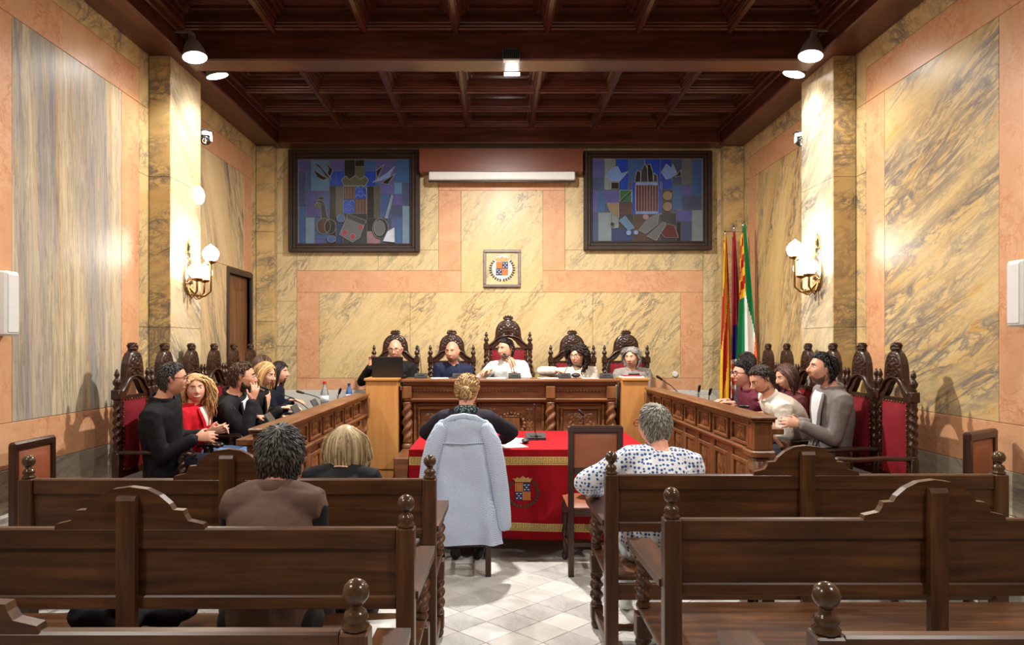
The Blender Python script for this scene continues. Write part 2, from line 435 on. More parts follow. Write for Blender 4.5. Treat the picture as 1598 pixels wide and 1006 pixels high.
# rear wall cladding (pixel rows and columns of the slab joints, all at the depth of the wall)
def bz(py): return H - (py - VY) * YB / F
def bx(px): return (px - VX) * YB / F
def bs(px0, px1, py0, py1, mat): slab(wb, 'B', bx(px0), bx(px1), bz(py1), bz(py0), mat)
xs0, xs1 = 434, 1126
bs(684.5, 881.7, 270, 285.6, 'marble_back_pale')
bs(684.5, 881.7, 285.6, 297, 'marble_pink')
bs(684.5, 719.5, 297, 422, 'marble_pink'); bs(847, 881.7, 297, 422, 'marble_pink')
bs(463, 719.5, 422, 456, 'marble_pink'); bs(847, 1097, 422, 456, 'marble_pink')
bs(719.5, 847, 297, 456, 'marble_back')
bs(463, 498, 456, 590, 'marble_pink'); bs(1062, 1097, 456, 590, 'marble_pink')
bs(463, 1097, 590, 608, 'marble_pink')
bs(498, 640, 456, 590, 'marble_back'); bs(640, 925, 456, 590, 'marble_back'); bs(925, 1062, 456, 590, 'marble_back')
bs(655, 684.5, 225, 390, 'marble_back_pale'); bs(881.7, 911, 225, 390, 'marble_back_pale')
bs(684.5, 881.7, 220, 270, 'marble_back_pale')
bs(463, 590, 393, 422, 'marble_back_pale'); bs(590, 684.5, 390, 422, 'marble_back_pale')
bs(881.7, 980, 390, 422, 'marble_back_pale'); bs(980, 1097, 390, 422, 'marble_back_pale')
for a, b in ((xs0 - 6, 463), (1097, xs1 + 6)):
    for c, d in ((220, 395), (395, 470), (470, 540), (540, 608)): bs(a, b, c, d, 'marble_back_pale')
bs(463, 655, 220, 238, 'marble_back_pale'); bs(911, 1097, 220, 238, 'marble_back_pale')
MB().box(bx(xs0 - 6), bx(xs1 + 6), YB - .02, YB, 0, bz(608), .004).build('marble_base', 'marble_white', wb)

# ceiling --------------------------------------------------------
ceil = struct(MB().box(XL - .3, XR + .3, YF - .2, YB + .25, 4.46, 4.6).build('ceiling', 'ceil_panel'))
CX0, CX1 = -2.62, 2.73; CW = (CX1 - CX0) / 7
def beam(name, x0, x1, y0, y1, z0, ax): return MB().box(x0, x1, y0, y1, z0, 4.47, .012).build(name, 'ceil_' + ax, ceil)
beam('perimeter_beam', XL, CX0, YF, YB, ZC, 'y'); beam('perimeter_beam', CX1, XR, YF, YB, ZC, 'y'); beam('perimeter_beam', CX0, CX1, 8.5, YB, ZC, 'x')
for x0, x1 in ((CX0, CX0 + .05), (CX1 - .05, CX1)):
    for z in (4.18, 4.24): beam('moulding', x0 if z > 4.2 else (x0 if x0 == CX0 else x1 - .025), (x0 + .025 if x0 == CX0 else x1) if z < 4.2 else x1, YF, 8.5, z, 'y')
BAYS = [(6.16, 8.5), (3.58, 5.92), (.99, 3.34), (-1.6, .75)]
for y0 in (5.92, 3.34, .75, -1.85): beam('cross_beam', CX0, CX1, y0, y0 + .24, 4.0, 'x')
rowh = 2.34 / 4
cof = MB(); hw, hh = CW / 2 - .02, rowh / 2 - .02; st = []
for ins, z in ((0, 4.255), (.012, 4.255), (.02, 4.30), (.04, 4.305), (.045, 4.345), (.07, 4.35), (.078, 4.375), (.1, 4.38), (.104, 4.405)):
    st.append([(-hw + ins, -hh + ins, z), (-hw + ins, hh - ins, z), (hw - ins, hh - ins, z), (hw - ins, -hh + ins, z)])
cof.rings(st, caps=False); n = len(cof.v); cof.f.append((n - 4, n - 3, n - 2, n - 1)); cof.mi.append(0)
co = cof.build('coffer', 'ceil_panel'); cof_me = co.data; bpy.data.objects.remove(co)
def rib_mesh(L, ax):
    m = MB()
    for w, z in ((.022, 4.225), (.034, 4.245), (.042, 4.27)):
        if ax == 'y': m.box(-w, w, -L / 2, L / 2, z, 4.46, .006)
        else: m.box(-L / 2, L / 2, -w, w, z + .006, 4.46, .006)
    o = m.build('rib', 'ceil_' + ax); me = o.data; bpy.data.objects.remove(o); return me
ry, rx = rib_mesh(2.34, 'y'), rib_mesh(CW - .05, 'x')
for b, (y0, y1) in enumerate(BAYS[:2]):
    for i in range(1, 7): put('rib', ry, ceil, (CX0 + i * CW, (y0 + y1) / 2, 0))
    for j in range(0, 5):
        for i in range(7): put('cross_rib', rx, ceil, (CX0 + (i + .5) * CW, y0 + j * rowh + (.045 if j == 0 else -.045 if j == 4 else 0), 0))
    for j in range(4):
        for i in range(7): put('coffer_panel', cof_me, ceil, (CX0 + (i + .5) * CW, y0 + (j + .5) * rowh, 0))

# door -----------------------------------------------------------
d = struct(MB().box(XL - .08, XL - .045, DOOR[0], DOOR[1], 0, DOOR[2], .004).build('door_1', 'desk_z'))
m = MB(); x0, x1 = XL - .25, XL + .015
m.box(x0, x1, DOOR[0] - .055, DOOR[0], 0, DOOR[2] + .06, .006).box(x0, x1, DOOR[1], DOOR[1] + .04, 0, DOOR[2] + .06, .006).box(x0, x1, DOOR[0], DOOR[1], DOOR[2], DOOR[2] + .06, .006)
m.build('door_frame', 'dark_z', d)
for z0, z1 in ((.2, 1.0), (1.15, 2.25)): MB().box(XL - .05, XL - .035, DOOR[0] + .1, DOOR[1] - .1, z0, z1, .01).build('door_panel', 'desk_z', d)
MB().lathe([(.012, 0), (.012, .04), (.028, .05), (.03, .07), (.015, .085)], 12).build('door_knob', 'brass', d, smooth=True, loc=(XL - .046, DOOR[0] + .06, 1.15)).rotation_euler = (0, PI / 2, 0)

# stained glass windows -------------------------------------------
GL = dict(B1=(62, 92, 140), B2=(86, 122, 160), pu=(84, 84, 142), sl=(66, 78, 108), pa=(112, 134, 158), br=(34, 66, 168), dk=(40, 36, 36), ol=(82, 82, 70), db=(44, 60, 100),
          gy=(96, 100, 104), gg=(120, 132, 138), bn=(78, 60, 54), dg=(52, 56, 58), rd=(150, 58, 70), pk=(140, 110, 116), lb=(112, 140, 196), gn=(44, 92, 60), rb=(84, 40, 36), go=(128, 112, 84), wh=(196, 204, 222), st=(120, 86, 70))
for k, c in GL.items(): 
    t = NT('glass_' + k); v = t.coord(); n = t.noise(v, 9, 4); cc = srgb(*c)
    t.bump(t.noise(v, 25, 2), .25, .004)
    M['glass_' + k] = t.col(t.ramp(n, [(.3, tuple(x * .7 for x in cc[:3]) + (1,)), (.7, tuple(x * .9 for x in cc[:3]) + (1,))]), .3, 0, .3)
plain('lead', (150, 152, 158), .45, .3)
def circ(x, y, rx, ry=None, n=12): return [(x + rx * math.cos(2 * PI * i / n), y + (ry or rx) * math.sin(2 * PI * i / n)) for i in range(n)]
WB1 = """190,155,295,250,pu 190,250,250,535,sl 190,535,250,848,B1 250,250,295,415,B1 295,155,447,415,B2 250,415,388,628,pu 388,415,447,570,B1 388,570,447,628,pu 250,628,325,848,pa 325,628,447,810,B1 325,810,447,848,pu
447,155,570,250,pu 447,250,503,375,br 503,250,570,375,br 570,155,658,375,dk 658,155,735,210,dk 658,210,735,375,ol 735,155,830,250,B1 735,250,830,375,br 830,155,990,345,pu 990,155,1112,345,B1 830,345,865,375,B1 865,345,980,440,pu 980,345,1048,440,B2
1048,345,1112,535,sl 865,440,960,640,B1 960,440,1048,530,pu 960,530,1048,630,sl 1048,535,1112,848,pa 960,630,990,848,pu 990,630,1048,848,B1 447,375,500,660,dk 500,375,560,640,ol 755,375,815,640,dk 815,375,865,640,ol 560,600,755,670,dk
500,640,560,848,db 447,660,500,848,dk 560,670,755,848,dg 755,640,865,745,dk 755,745,865,848,pk 865,640,960,848,sl"""
WO1 = [('ol', [(545, 320), (585, 290), (610, 320), (660, 285), (705, 320), (735, 290), (770, 320), (745, 370), (565, 370)]),
       ('dk', [(315, 235), (345, 300), (400, 325), (430, 310), (385, 285)]), ('dk', [(310, 175), (360, 195), (410, 255), (470, 320), (420, 295), (380, 240)]), ('dk', [(400, 170), (450, 210), (475, 240), (455, 300), (430, 270), (440, 225)]),
       ('dk', [(830, 250), (900, 195), (870, 250), (845, 315)]), ('lb', [(800, 345), (920, 270), (985, 210), (940, 300), (870, 330)]), ('dk', [(900, 330), (990, 270), (930, 360), (880, 350)]),
       ('dg', [(345, 490), (385, 490), (415, 530), (430, 630), (450, 650), (380, 650), (375, 560), (350, 530)]), ('ol', circ(353, 535, 25)), ('dk', circ(380, 475, 26, 14)), ('bn', circ(400, 705, 58, 68)), ('dk', circ(455, 710, 48, 62)),
       ('gy', [(590, 640), (735, 700), (700, 800), (640, 840), (530, 775)]), ('dg', [(600, 605), (755, 660), (735, 700), (585, 640)]), ('rd', circ(575, 760, 24)), ('rd', circ(640, 790, 24)), ('rd', circ(705, 715, 22)),
       ('dk', circ(870, 725, 66, 84)), ('gy', circ(862, 722, 46, 64)), ('pa', [(905, 640), (960, 450), (975, 455), (928, 645)]), ('wh', [(890, 830), (925, 750), (985, 715), (988, 840)]), ('B1', circ(545, 640, 34)), ('B1', circ(468, 812, 34, 30))]
WB2 = """178,148,280,300,pu 178,300,280,405,sl 178,405,225,590,pu 225,405,285,590,B1 178,590,228,828,sl 228,590,340,828,gg 280,148,375,405,gg 375,148,480,405,br 285,405,400,515,pu 400,405,505,505,gn 480,148,615,340,B1 615,148,745,340,br
745,148,840,400,br 840,148,920,365,sl 920,148,1000,365,gy 1000,148,1090,455,B1 840,365,925,570,B1 925,365,1000,455,pu 925,455,1090,568,sl 875,568,1003,668,pu 1003,568,1090,828,gg 915,668,1003,828,sl 480,340,510,405,sl 510,340,538,605,br 725,340,755,605,br
755,400,840,600,bn 538,340,725,365,lb 538,580,725,605,lb 285,515,400,590,sl 400,505,510,605,bn 340,590,400,720,gg 340,720,520,828,db 400,605,520,720,dg 520,605,740,828,bn 740,600,875,828,dg 840,570,875,600,sl 875,668,915,828,dk"""
WO2 = [('dk', [(530, 340), (550, 240), (580, 260), (580, 340)]), ('dg', [(580, 340), (585, 250), (615, 185), (635, 230), (640, 340)]), ('dk', [(640, 340), (634, 200), (660, 190), (680, 260), (685, 340)]), ('dg', [(685, 340), (690, 265), (715, 285), (720, 340)]),
       ('lb', [(290, 290), (330, 230), (390, 210), (420, 270), (478, 250), (440, 300), (400, 340), (330, 330)]), ('lb', [(750, 260), (790, 190), (830, 225), (845, 190), (880, 270), (830, 310), (790, 320)]), ('dk', [(860, 300), (910, 240), (915, 290)]),
       ('go', [(300, 515), (400, 515), (400, 640), (330, 590)]), ('B2', [(400, 660), (450, 620), (530, 720), (480, 740)]), ('gy', [(560, 740), (640, 640), (730, 600), (720, 690), (620, 770)]), ('gy', [(630, 790), (760, 670), (790, 680), (710, 826)]),
       ('rb', [(745, 760), (800, 685), (860, 700), (890, 800), (780, 800)]), ('go', circ(800, 455, 36)), ('go', circ(800, 545, 36)), ('pk', circ(620, 630, 22)), ('dk', circ(345, 690, 18)), ('lb', circ(480, 760, 20)), ('lb', circ(540, 758, 18)), ('dk', [(335, 345), (400, 345), (400, 400), (335, 400)]), ('gn', [(405, 410), (500, 410), (450, 455), (405, 500)])]
def stained(n, ox, frame, glass, bg, over, pipes):
    K = 5.296; Yg = 8.735
    X = lambda c: (ox + c / K - VX) * Yg / F
    Z = lambda c: H - (220 + c / K - VY) * Yg / F
    fx0, fx1, fz0, fz1 = (frame[0] - VX) * 8.68 / F, (frame[2] - VX) * 8.68 / F, H - (frame[3] - VY) * 8.68 / F, H - (frame[1] - VY) * 8.68 / F
    w = struct(MB().box(fx0 + .01, fx1 - .01, 8.742, 8.752, fz0 + .01, fz1 - .01).build('window_%d' % n, 'dark_x'))
    gx0, gx1, gz0, gz1 = X(glass[0]), X(glass[2]), Z(glass[3]), Z(glass[1])
    for a0, a1, y0, nm in ((0, .45, 8.66, 'window_frame'), (.45, .8, 8.685, 'window_frame'), (.8, 1, 8.70, 'window_frame')):
        lx0, lx1 = fx0 + (gx0 - fx0) * a0, fx0 + (gx0 - fx0) * a1; rx0, rx1 = fx1 + (gx1 - fx1) * a1, fx1 + (gx1 - fx1) * a0
        bz0, bz1 = fz0 + (gz0 - fz0) * a0, fz0 + (gz0 - fz0) * a1; tz0, tz1 = fz1 + (gz1 - fz1) * a1, fz1 + (gz1 - fz1) * a0
        MB().box(lx0, lx1, y0, 8.745, bz0, tz1, .006).box(rx0, rx1, y0, 8.745, bz0, tz1, .006).box(lx1, rx0, y0, 8.745, bz0, bz1, .006).box(lx1, rx0, y0, 8.745, tz0, tz1, .006).build(nm, 'dark_x', w)
    came = MB(); r = .0035
    def edge(p, q, y):
        a, b = Vector((p[0], y, p[1])), Vector((q[0], y, q[1]))
        if (b - a).length > 1e-4: came.loft([a, b], [r, r], 4, caps=0)
    for tok in bg.split():
        a, b, c2, d2, col = tok.split(','); a, b, c2, d2 = map(float, (a, b, c2, d2))
        g = .002
        MB().box(X(a) + g, X(c2) - g, 8.728, 8.742, Z(d2) + g, Z(b) - g, .002).build('pane', 'glass_' + col, w)
        for p, q in (((a, b), (c2, b)), ((c2, b), (c2, d2)), ((a, b), (a, d2)), ((a, d2), (c2, d2))): edge((X(p[0]), Z(p[1])), (X(q[0]), Z(q[1])), 8.727)
    for oi, (col, poly) in enumerate(over):
        pp = [(X(x), Z(y)) for x, y in poly]; yo = 8.7235 - .0009 * oi
        MB().prism(pp, yo, 8.728).build('pane', 'glass_' + col, w)
        for i in range(len(pp)): edge(pp[i], pp[(i + 1) % len(pp)], yo)
    if pipes:
        for i in range(8):
            a = 540 + i * 23.2
            MB().box(X(a) + .002, X(a + 22), 8.724, 8.742, Z(580), Z(366), .003).build('pane', 'glass_rb', w); edge((X(a), Z(580)), (X(a), Z(366)), 8.722)
    else:
        for qi, (a, b, c2, d2) in enumerate(((560, 375, 658, 480), (658, 375, 755, 480), (560, 480, 658, 600), (658, 480, 755, 600))):
            if qi in (0, 3):
                for k in range(8):
                    s0 = a + (c2 - a) * k / 8; MB().box(X(s0) + .001, X(s0 + (c2 - a) / 8) - .001, 8.722, 8.73, Z(d2), Z(b), 0).build('pane', 'glass_' + ('st' if k % 2 else 'bn'), w)
            else:
                MB().box(X(a), X(c2), 8.724, 8.73, Z(d2), Z(b), 0).build('pane', 'glass_br', w)
                for cx, cy in ((.25, .22), (.75, .22), (.5, .52), (.25, .82), (.75, .82)):
                    mm = MB(); ce = (a + (c2 - a) * cx, b + (d2 - b) * cy)
                    arc = [Vector((X(ce[0] + 17 * math.cos(t)), 8.722, Z(ce[1] - 17 * math.sin(t)))) for t in np.linspace(0, PI, 7)]
                    mm.loft(arc, [.005] * 7, 5).build('pane', 'glass_lb', w)
            for p, q in (((a, b), (c2, b)), ((c2, b), (c2, d2)), ((a, b), (a, d2)), ((a, d2), (c2, d2))): edge((X(p[0]), Z(p[1])), (X(q[0]), Z(q[1])), 8.719)
    came.build('lead_came', 'lead', w)
stained(1, 430, (450, 233, 655, 393), (187, 155, 1112, 848), WB1, WO1, False)
stained(2, 890, (911, 235, 1111, 390), (178, 148, 1090, 828), WB2, WO2, True)
# ================================================================== FURNITURE
# ------------------------------------------------------------------ public benches
ARCH = [(.262, 0), (.258, .018), (.205, .03), (.193, .05), (.188, .066), (.152, .068), (.14, .088), (.105, .118), (.06, .14), (0, .148)]
def make_bench(W):
    t = thing('bench', 'x', 'bench', group='public benches')
    hw = W / 2
    def post(s):
        m = MB(); m.box(s * hw - .032, s * hw + .032, -.032, .032, 0, .965, .005)
        o = m.build('post', 'bench_z', t)
        f = MB().lathe([(.02, .962), (.031, .968), (.031, .975), (.022, .983), (.029, .993), (.024, 1.006), (.012, 1.014), (.016, 1.019), (.012, 1.023)], 14, (s * hw, 0, 0))
        f.sphere((s * hw, 0, 1.048), .0305, 16, 12); f.build('finial', 'ball', o, smooth='all')
    post(-1); post(1)
    MB().box(-hw + .03, hw - .03, -.018, .018, .888, .964, .006).build('top_rail', 'bench_x', t)
    MB().box(-hw + .03, -.002, -.008, .010, .725, .892, .002).build('back_panel', 'bench_x', t)
    MB().box(.002, hw - .03, -.008, .010, .725, .892, .002).build('back_panel', 'bench_x', t)
    MB().box(-hw + .03, hw - .03, -.018, .018, .68, .729, .006).build('bottom_rail', 'bench_x', t)
    pl = [(x, .96 + z) for x, z in ARCH] + [(-x, .96 + z) for x, z in ARCH[::-1][1:]]
    MB().prism(pl, -.017, .017).build('crest', 'bench_x', t)
    m = MB(); m.prism([(-.045, 0), (-.018, 0), (-.018, 1.08), (-.038, 1.08), (-.045, 1.065)], -.033, .033, 'yz'); m.build('centre_post', 'bench_z', t)
    MB().box(-hw - .02, hw + .02, .025, .56, .425, .452, .006).build('seat', 'bench_x', t)
    MB().box(-hw + .03, hw - .03, .50, .525, .34, .425, .003).build('apron', 'bench_x', t)
    MB().box(-hw + .03, hw - .03, -.012, .012, .34, .42, .003).build('apron', 'bench_x', t)
    for s in (-1, 1):
        x = s * hw
        pl = [(x - .04, .03), (x + .04, .03), (x + .055, .5), (x + .052, .60), (x - .052, .60), (x - .055, .5)]
        MB().prism(pl, .70, .728, 'xy').build('armrest', 'bench_y', t)
        m = MB(); m.lathe([(.03, .452), (.033, .46), (.026, .475), (.026, .49)], 12, (x, .5, 0)).twist((x, .5, 0), .485, .665, .036, 1.6, 14, 12, .25, s).lathe([(.026, .66), (.03, .675), (.034, .69), (.036, .702)], 12, (x, .5, 0))
        m.build('arm_support', 'bench_z', t, smooth='all')
        m = MB(); m.box(x - .035, x + .035, .465, .535, .32, .425, .004).twist((x, .5, 0), .13, .325, .035, 1.7, 14, 12, .25, s).box(x - .033, x + .033, .467, .533, .05, .135, .004).lathe([(.02, 0), (.03, .012), (.032, .03), (.024, .052)], 12, (x, .5, 0))
        m.build('front_leg', 'bench_z', t, smooth=True)
        MB().box(x - .018, x + .018, .03, .47, .07, .12, .004).build('side_stretcher', 'bench_y', t)
    m = MB(); m.box(-.035, .035, .465, .535, 0, .425, .004); m.build('centre_leg', 'bench_z', t)
    m = MB(); m.M = Matrix.Translation((0, .25, .1)) @ Matrix.Rotation(PI / 2, 4, 'Y'); m.twist((0, 0, 0), -hw + .02, hw - .02, .022, 14, 10, 8, .25)
    m.build('twisted_stretcher', 'bench_x', t, smooth='all')
    return t
b0 = make_bench(1.93)
benches = [(-1.277, 3.39, 'dark wooden bench with arched crest between the red clothed table and the vested man'),
           (-1.277, 2.48, 'dark wooden bench with arched crest carrying the man in the brown vest'),
           (-1.277, 1.584, 'dark wooden bench with arched crest right behind the brown vested man'),
           (1.545, 3.51, 'dark wooden bench with arched crest carrying the woman in the polka dot top'),
           (1.62, 2.61, 'dark wooden bench with arched crest behind the polka dot woman, seat empty'),
           (1.70, 1.563, 'dark wooden bench with arched crest at the back of the row behind the empty seats')]
for i, (x, y, lab) in enumerate(benches):
    o = b0 if i == 0 else dup(b0)
    o.location = (x, y, 0); o['label'] = lab

# ------------------------------------------------------------------ leather chairs
def make_leather_chair():
    t = thing('leather_chair', 'x', 'chair', group='brown leather chairs')
    w = .17
    for s in (-1, 1):
        MB().box(s * w - .02, s * w + .02, -.02, .02, 0, 1.03, .004).build('rear_leg', 'chairwood_z', t)
        m = MB(); x = s * w
        m.lathe([(.016, 0), (.026, .02), (.022, .05), (.014, .07), (.024, .11), (.018, .17), (.026, .2), (.026, .22), (.017, .25), (.026, .32), (.02, .36)], 12, (x, .40, 0)).box(x - .026, x + .026, .374, .426, .355, .44, .004)
        m.build('front_leg', 'chairwood_z', t, smooth=True)
        MB().box(x - .01, x + .01, .01, .40, .15, .18, .003).build('stretcher', 'chairwood_y', t)
    MB().box(-w - .022, w + .022, -.023, .023, .995, 1.05, .012).build('top_rail', 'chairwood_x', t)
    for z0, z1 in ((.712, .757), (.607, .637)): MB().box(-w + .02, w - .02, -.014, .014, z0, z1, .004).build('back_rail', 'chairwood_x', t)
    def lf(y, bul):
        return lambda u, v: (-w + .02 + u * (2 * w - .04), y + bul * (1 - (2 * u - 1) ** 4) * (1 - (2 * v - 1) ** 4), .757 + v * .238)
    m = MB(); m.grid(lf(-.008, -.014), 10, 10); m.grid(lf(.008, .018), 10, 10, True); m.build('backrest', 'leather', t, smooth='all')
    MB().box(-w - .015, w + .015, -.015, .42, .42, .475, .004).build('seat_frame', 'chairwood_x', t)
    m = MB(); m.grid(lambda u, v: (-.19 + .38 * u, .01 + .42 * v, .476 + .03 * (1 - (2 * u - 1) ** 6) * (1 - (2 * v - 1) ** 6)), 10, 10); m.build('seat', 'leather', t, smooth='all')
    MB().box(-w + .02, w - .02, .19, .21, .15, .18, .003).build('stretcher', 'chairwood_x', t)
    return t
lc = make_leather_chair(); lc.location = (.70, 4.90, 0); lc['label'] = 'empty leather chair pulled up to the red clothed table'
dup(lc, (-.215, 4.90, 0), R(2), 'chair hidden under the pale blue coat at the red table')
dup(lc, (-2.75, 4.20, 0), R(-90), 'leather chair turned to the room by the wall under the grey striped marble')
dup(lc, (2.82, 4.09, 0), R(35), 'leather chair turned to the room by the wall beside the empty red armchairs').scale = (1, 1, 1.06)

# ------------------------------------------------------------------ carved armchairs
CREST = [(.25, .0), (.22, .012), (.185, .032), (.155, .065), (.14, .11), (.137, .16), (.128, .21), (.105, .255), (.075, .285), (.042, .30), (.03, .312), (.034, .322), (.052, .345), (.036, .34), (.03, .358), (.014, .346), (0, .362)]
UNDER = [(0, .10), (.035, .092), (.07, .062), (.10, .02), (.135, -.012), (.19, -.03), (.25, -.03)]
def make_armchair(tall=0.0, big=1.0, kind='carved'):
    t = thing('armchair', 'x', 'armchair')
    zr = 1.10 + tall; w = .235
    for s in (-1, 1):
        x = s * w; m = MB()
        m.lathe([(.018, 0), (.028, .015), (.03, .04), (.02, .07), (.016, .085), (.03, .12), (.016, .16)], 12, (x, 0, 0))
        m.box(x - .026, x + .026, -.026, .026, .155, .30, .004).lathe([(.018, .30), (.03, .335), (.018, .37)], 12, (x, 0, 0)).box(x - .026, x + .026, -.026, .026, .365, .70, .004)
        m.lathe([(.026, .70), (.028, .712), (.02, .72)], 12, (x, 0, 0)).twist((x, 0, 0), .715, zr - .03, .027, 3.2 + tall * 6, 12, 9, .26, s).lathe([(.02, zr - .035), (.028, zr - .025), (.02, zr - .02)], 12, (x, 0, 0))
        m.box(x - .03, x + .03, -.03, .03, zr - .025, zr + .045, .005)
        o = m.build('post', 'chairwood_z', t, smooth=True)
        f = MB().lathe([(.014, zr + .043), (.024, zr + .05), (.014, zr + .065), (.026, zr + .085), (.028, zr + .1), (.016, zr + .12), (.01, zr + .13), (.019, zr + .145), (.014, zr + .165), (.004, zr + .19)], 12, (x, 0, 0))
        f.build('finial', 'chairwood_z', o, smooth='all')
    z0 = zr + .015
    pl = [(x, z0 + z * big) for x, z in CREST] + [(-x, z0 + z * big) for x, z in CREST[::-1][1:]] + [(-x, z0 + z * big) for x, z in UNDER[::-1]] + [(x, z0 + z * big) for x, z in UNDER[1:]][:-1]
    cr = MB().prism(pl, -.022, .018).build('crest', 'chairwood_z', t)
    def half(z):
        zs = [p[1] for p in CREST[:10]]; xs = [p[0] for p in CREST[:10]]
        return float(np.interp(z, zs, xs))
    def rel(u, v):
        z = .115 + v * .185; hwid = half(z) * .92
        b = (1 - (2 * u - 1) ** 4) * .010
        return ((2 * u - 1) * hwid, .016 + b + .016 * scrolls(u, v) + .014 * max(0, 1 - ((u - .5) / .2) ** 2 - ((v - .5) / .38) ** 2), z0 + z * big)
    MB().grid(rel, 26, 30, True).build('carving', 'chairwood_z', cr, smooth='all')
    m = MB()                                            # crown on the crest
    for k in range(5): m.sphere(((k - 2) * .02, .012, z0 + (.345 - abs(k - 2) * .006) * big), .012, 8, 6)
    m.loft([(-.045, .01, z0 + .318 * big), (0, .016, z0 + .314 * big), (.045, .01, z0 + .318 * big)], [.012] * 3, 8); m.build('crown', 'chairwood_z', cr, smooth='all')
    # scrolls along the ogee
    m = MB()
    for s in (-1, 1): m.loft([(s * .235, .018, z0 + .002), (s * .19, .02, z0 + .02 * big), (s * .155, .022, z0 + .05 * big), (s * .12, .024, z0 + .09 * big), (s * .06, .024, z0 + .115 * big), (0, .024, z0 + .122 * big)], [.012, .012, .013, .013, .012, .01], 8)
    m.build('carving', 'chairwood_x', cr, smooth='all')
    MB().box(-w + .02, w - .02, -.018, .018, .52, .58, .004).build('back_rail', 'chairwood_x', t)
    for s in (-1, 1): MB().box(s * (w - .045) - .018, s * (w - .045) + .018, -.016, .016, .56, zr, .003).build('back_stile', 'chairwood_z', t)
    MB().box(-w + .03, w - .03, -.016, .016, zr - .035, zr, .003).build('back_rail', 'chairwood_x', t)
    bw = w - .062
    def up(y, bul): return lambda u, v: ((2 * u - 1) * bw, y + bul * (1 - (2 * u - 1) ** 4) * (1 - (2 * v - 1) ** 4), .565 + v * (zr - .03 - .565))
    m = MB(); m.grid(up(.016, .028), 10, 14, True); m.grid(up(-.012, -.012), 10, 14); m.build('backrest', 'red_velvet', t, smooth='all')
    m = MB()
    for k in range(15):
        z = .58 + k * (zr - .63) / 14
        for s in (-1, 1): m.sphere((s * (w - .055), .021, z), .0065, 6, 4)
    for k in range(1, 9): 
        for z in (zr - .03, .572): m.sphere((-w + .055 + k * (2 * w - .11) / 9, .021, z), .0065, 6, 4)
    o = m.build('nail_heads', 'brass', t, smooth='all'); o['kind'] = 'stuff'
    MB().box(-w - .02, w + .02, -.02, .49, .365, .425, .006).build('seat_frame', 'chairwood_x', t)
    m = MB(); m.grid(lambda u, v: (-.245 + .49 * u, .02 + .48 * v, .425 + .06 * ((1 - (2 * u - 1) ** 6) * (1 - (2 * v - 1) ** 6)) ** .6), 14, 14); m.build('seat', 'red_velvet', t, smooth='all')
    for s in (-1, 1):
        x = s * w
        m = MB(); m.loft([(x, .02, .70), (x, .2, .705), (x, .40, .695), (x, .50, .70), (x, .54, .69)], [(.026, .016), (.026, .016), (.028, .016), (.029, .018), (.027, .02)], 10, side=(1, 0, 0)); m.build('armrest', 'chairwood_y', t, smooth='all')
        m = MB(); m.box(x - .024, x + .024, .43, .478, .36, .46, .004).twist((x, .454, 0), .455, .665, .027, 2, 12, 10, .26, s).lathe([(.022, .66), (.03, .675), (.026, .69)], 12, (x, .454, 0)); m.build('arm_support', 'chairwood_z', t, smooth=True)
        m = MB(); m.twist((x, .454, 0), .13, .36, .027, 2, 12, 10, .26, s).box(x - .025, x + .025, .43, .48, .07, .135, .004).lathe([(.02, 0), (.03, .02), (.03, .05), (.022, .072)], 12, (x, .454, 0)); m.build('front_leg', 'chairwood_z', t, smooth=True)
        MB().box(x - .016, x + .016, .02, .45, .08, .12, .003).build('stretcher', 'chairwood_y', t)
    MB().box(-w, w, .44, .465, .22, .30, .004).build('front_stretcher', 'chairwood_x', t)
    return t
ac = make_armchair()
LCH = [5.16 + .5 * i for i in range(6)]; RCH = [4.88 + .458 * i for i in range(6)]
LLAB = ['carved armchair with red velvet back under the man in the black shirt', 'carved armchair behind the woman in the red blazer', 'carved armchair behind the bearded man in the dark blazer',
        'carved armchair behind the blonde woman in black, close to the door', 'carved armchair standing before the dark doorway', 'carved armchair last before the rear corner by the doorway']
RLAB = ['empty red velvet armchair at the row end beside the leather chair', 'red velvet armchair in which the man in the grey blazer sits', 'carved armchair of the man in the cream polo',
        'carved armchair of the brown haired woman', 'carved armchair of the man in maroon', 'carved armchair nearest the flags']
for i, y in enumerate(LCH):
    o = ac if i == 0 else dup(ac)
    o.location = (-2.65, y, DZ1); o.rotation_euler = (0, 0, -PI / 2); o.scale = (.92, 1, 1); o['label'] = LLAB[i]; o['group'] = 'carved council armchairs'
for i, y in enumerate(RCH): dup(ac, (2.78, y, DZ1), PI / 2, RLAB[i], 'carved council armchairs').scale = (.86, 1, 1)
PX = [-1.177, -.509, .159, .918, 1.556]
PLAB = ['carved armchair behind the bald man with the laptop', 'carved armchair behind the bald man in navy', None, 'carved armchair behind the woman with curly dark hair', 'carved armchair behind the grey haired woman']
for i, x in enumerate(PX):
    if i != 2: dup(ac, (x, 8.36, DZ2), PI, PLAB[i], 'carved council armchairs').scale = (1.08, 1, .98)
mc = make_armchair(.16, 1.05); mc.location = (PX[2], 8.36, DZ2); mc.rotation_euler = (0, 0, PI); mc.scale = (1.1, 1, .98)
tag(mc, 'tallest carved armchair with crowned crest behind the man in white', 'armchair')

# ------------------------------------------------------------------ carved relief meshes
def relief_mesh(w, h, nu, nv, depth, mat, axis, sgn=1):
    """panel in the local plane; axis 'x' = faces +-x (spans y,z), 'y' faces -y (spans x,z)"""
    m = MB()
    if axis == 'x': m.grid(lambda u, v: (sgn * depth * scrolls(u, v), (u - .5) * w, (v - .5) * h), nu, nv, sgn < 0)
    else: m.grid(lambda u, v: ((u - .5) * w, -depth * scrolls(u, v), (v - .5) * h), nu, nv)
    o = m.build('carving', mat, smooth='all'); me = o.data; bpy.data.objects.remove(o); return me

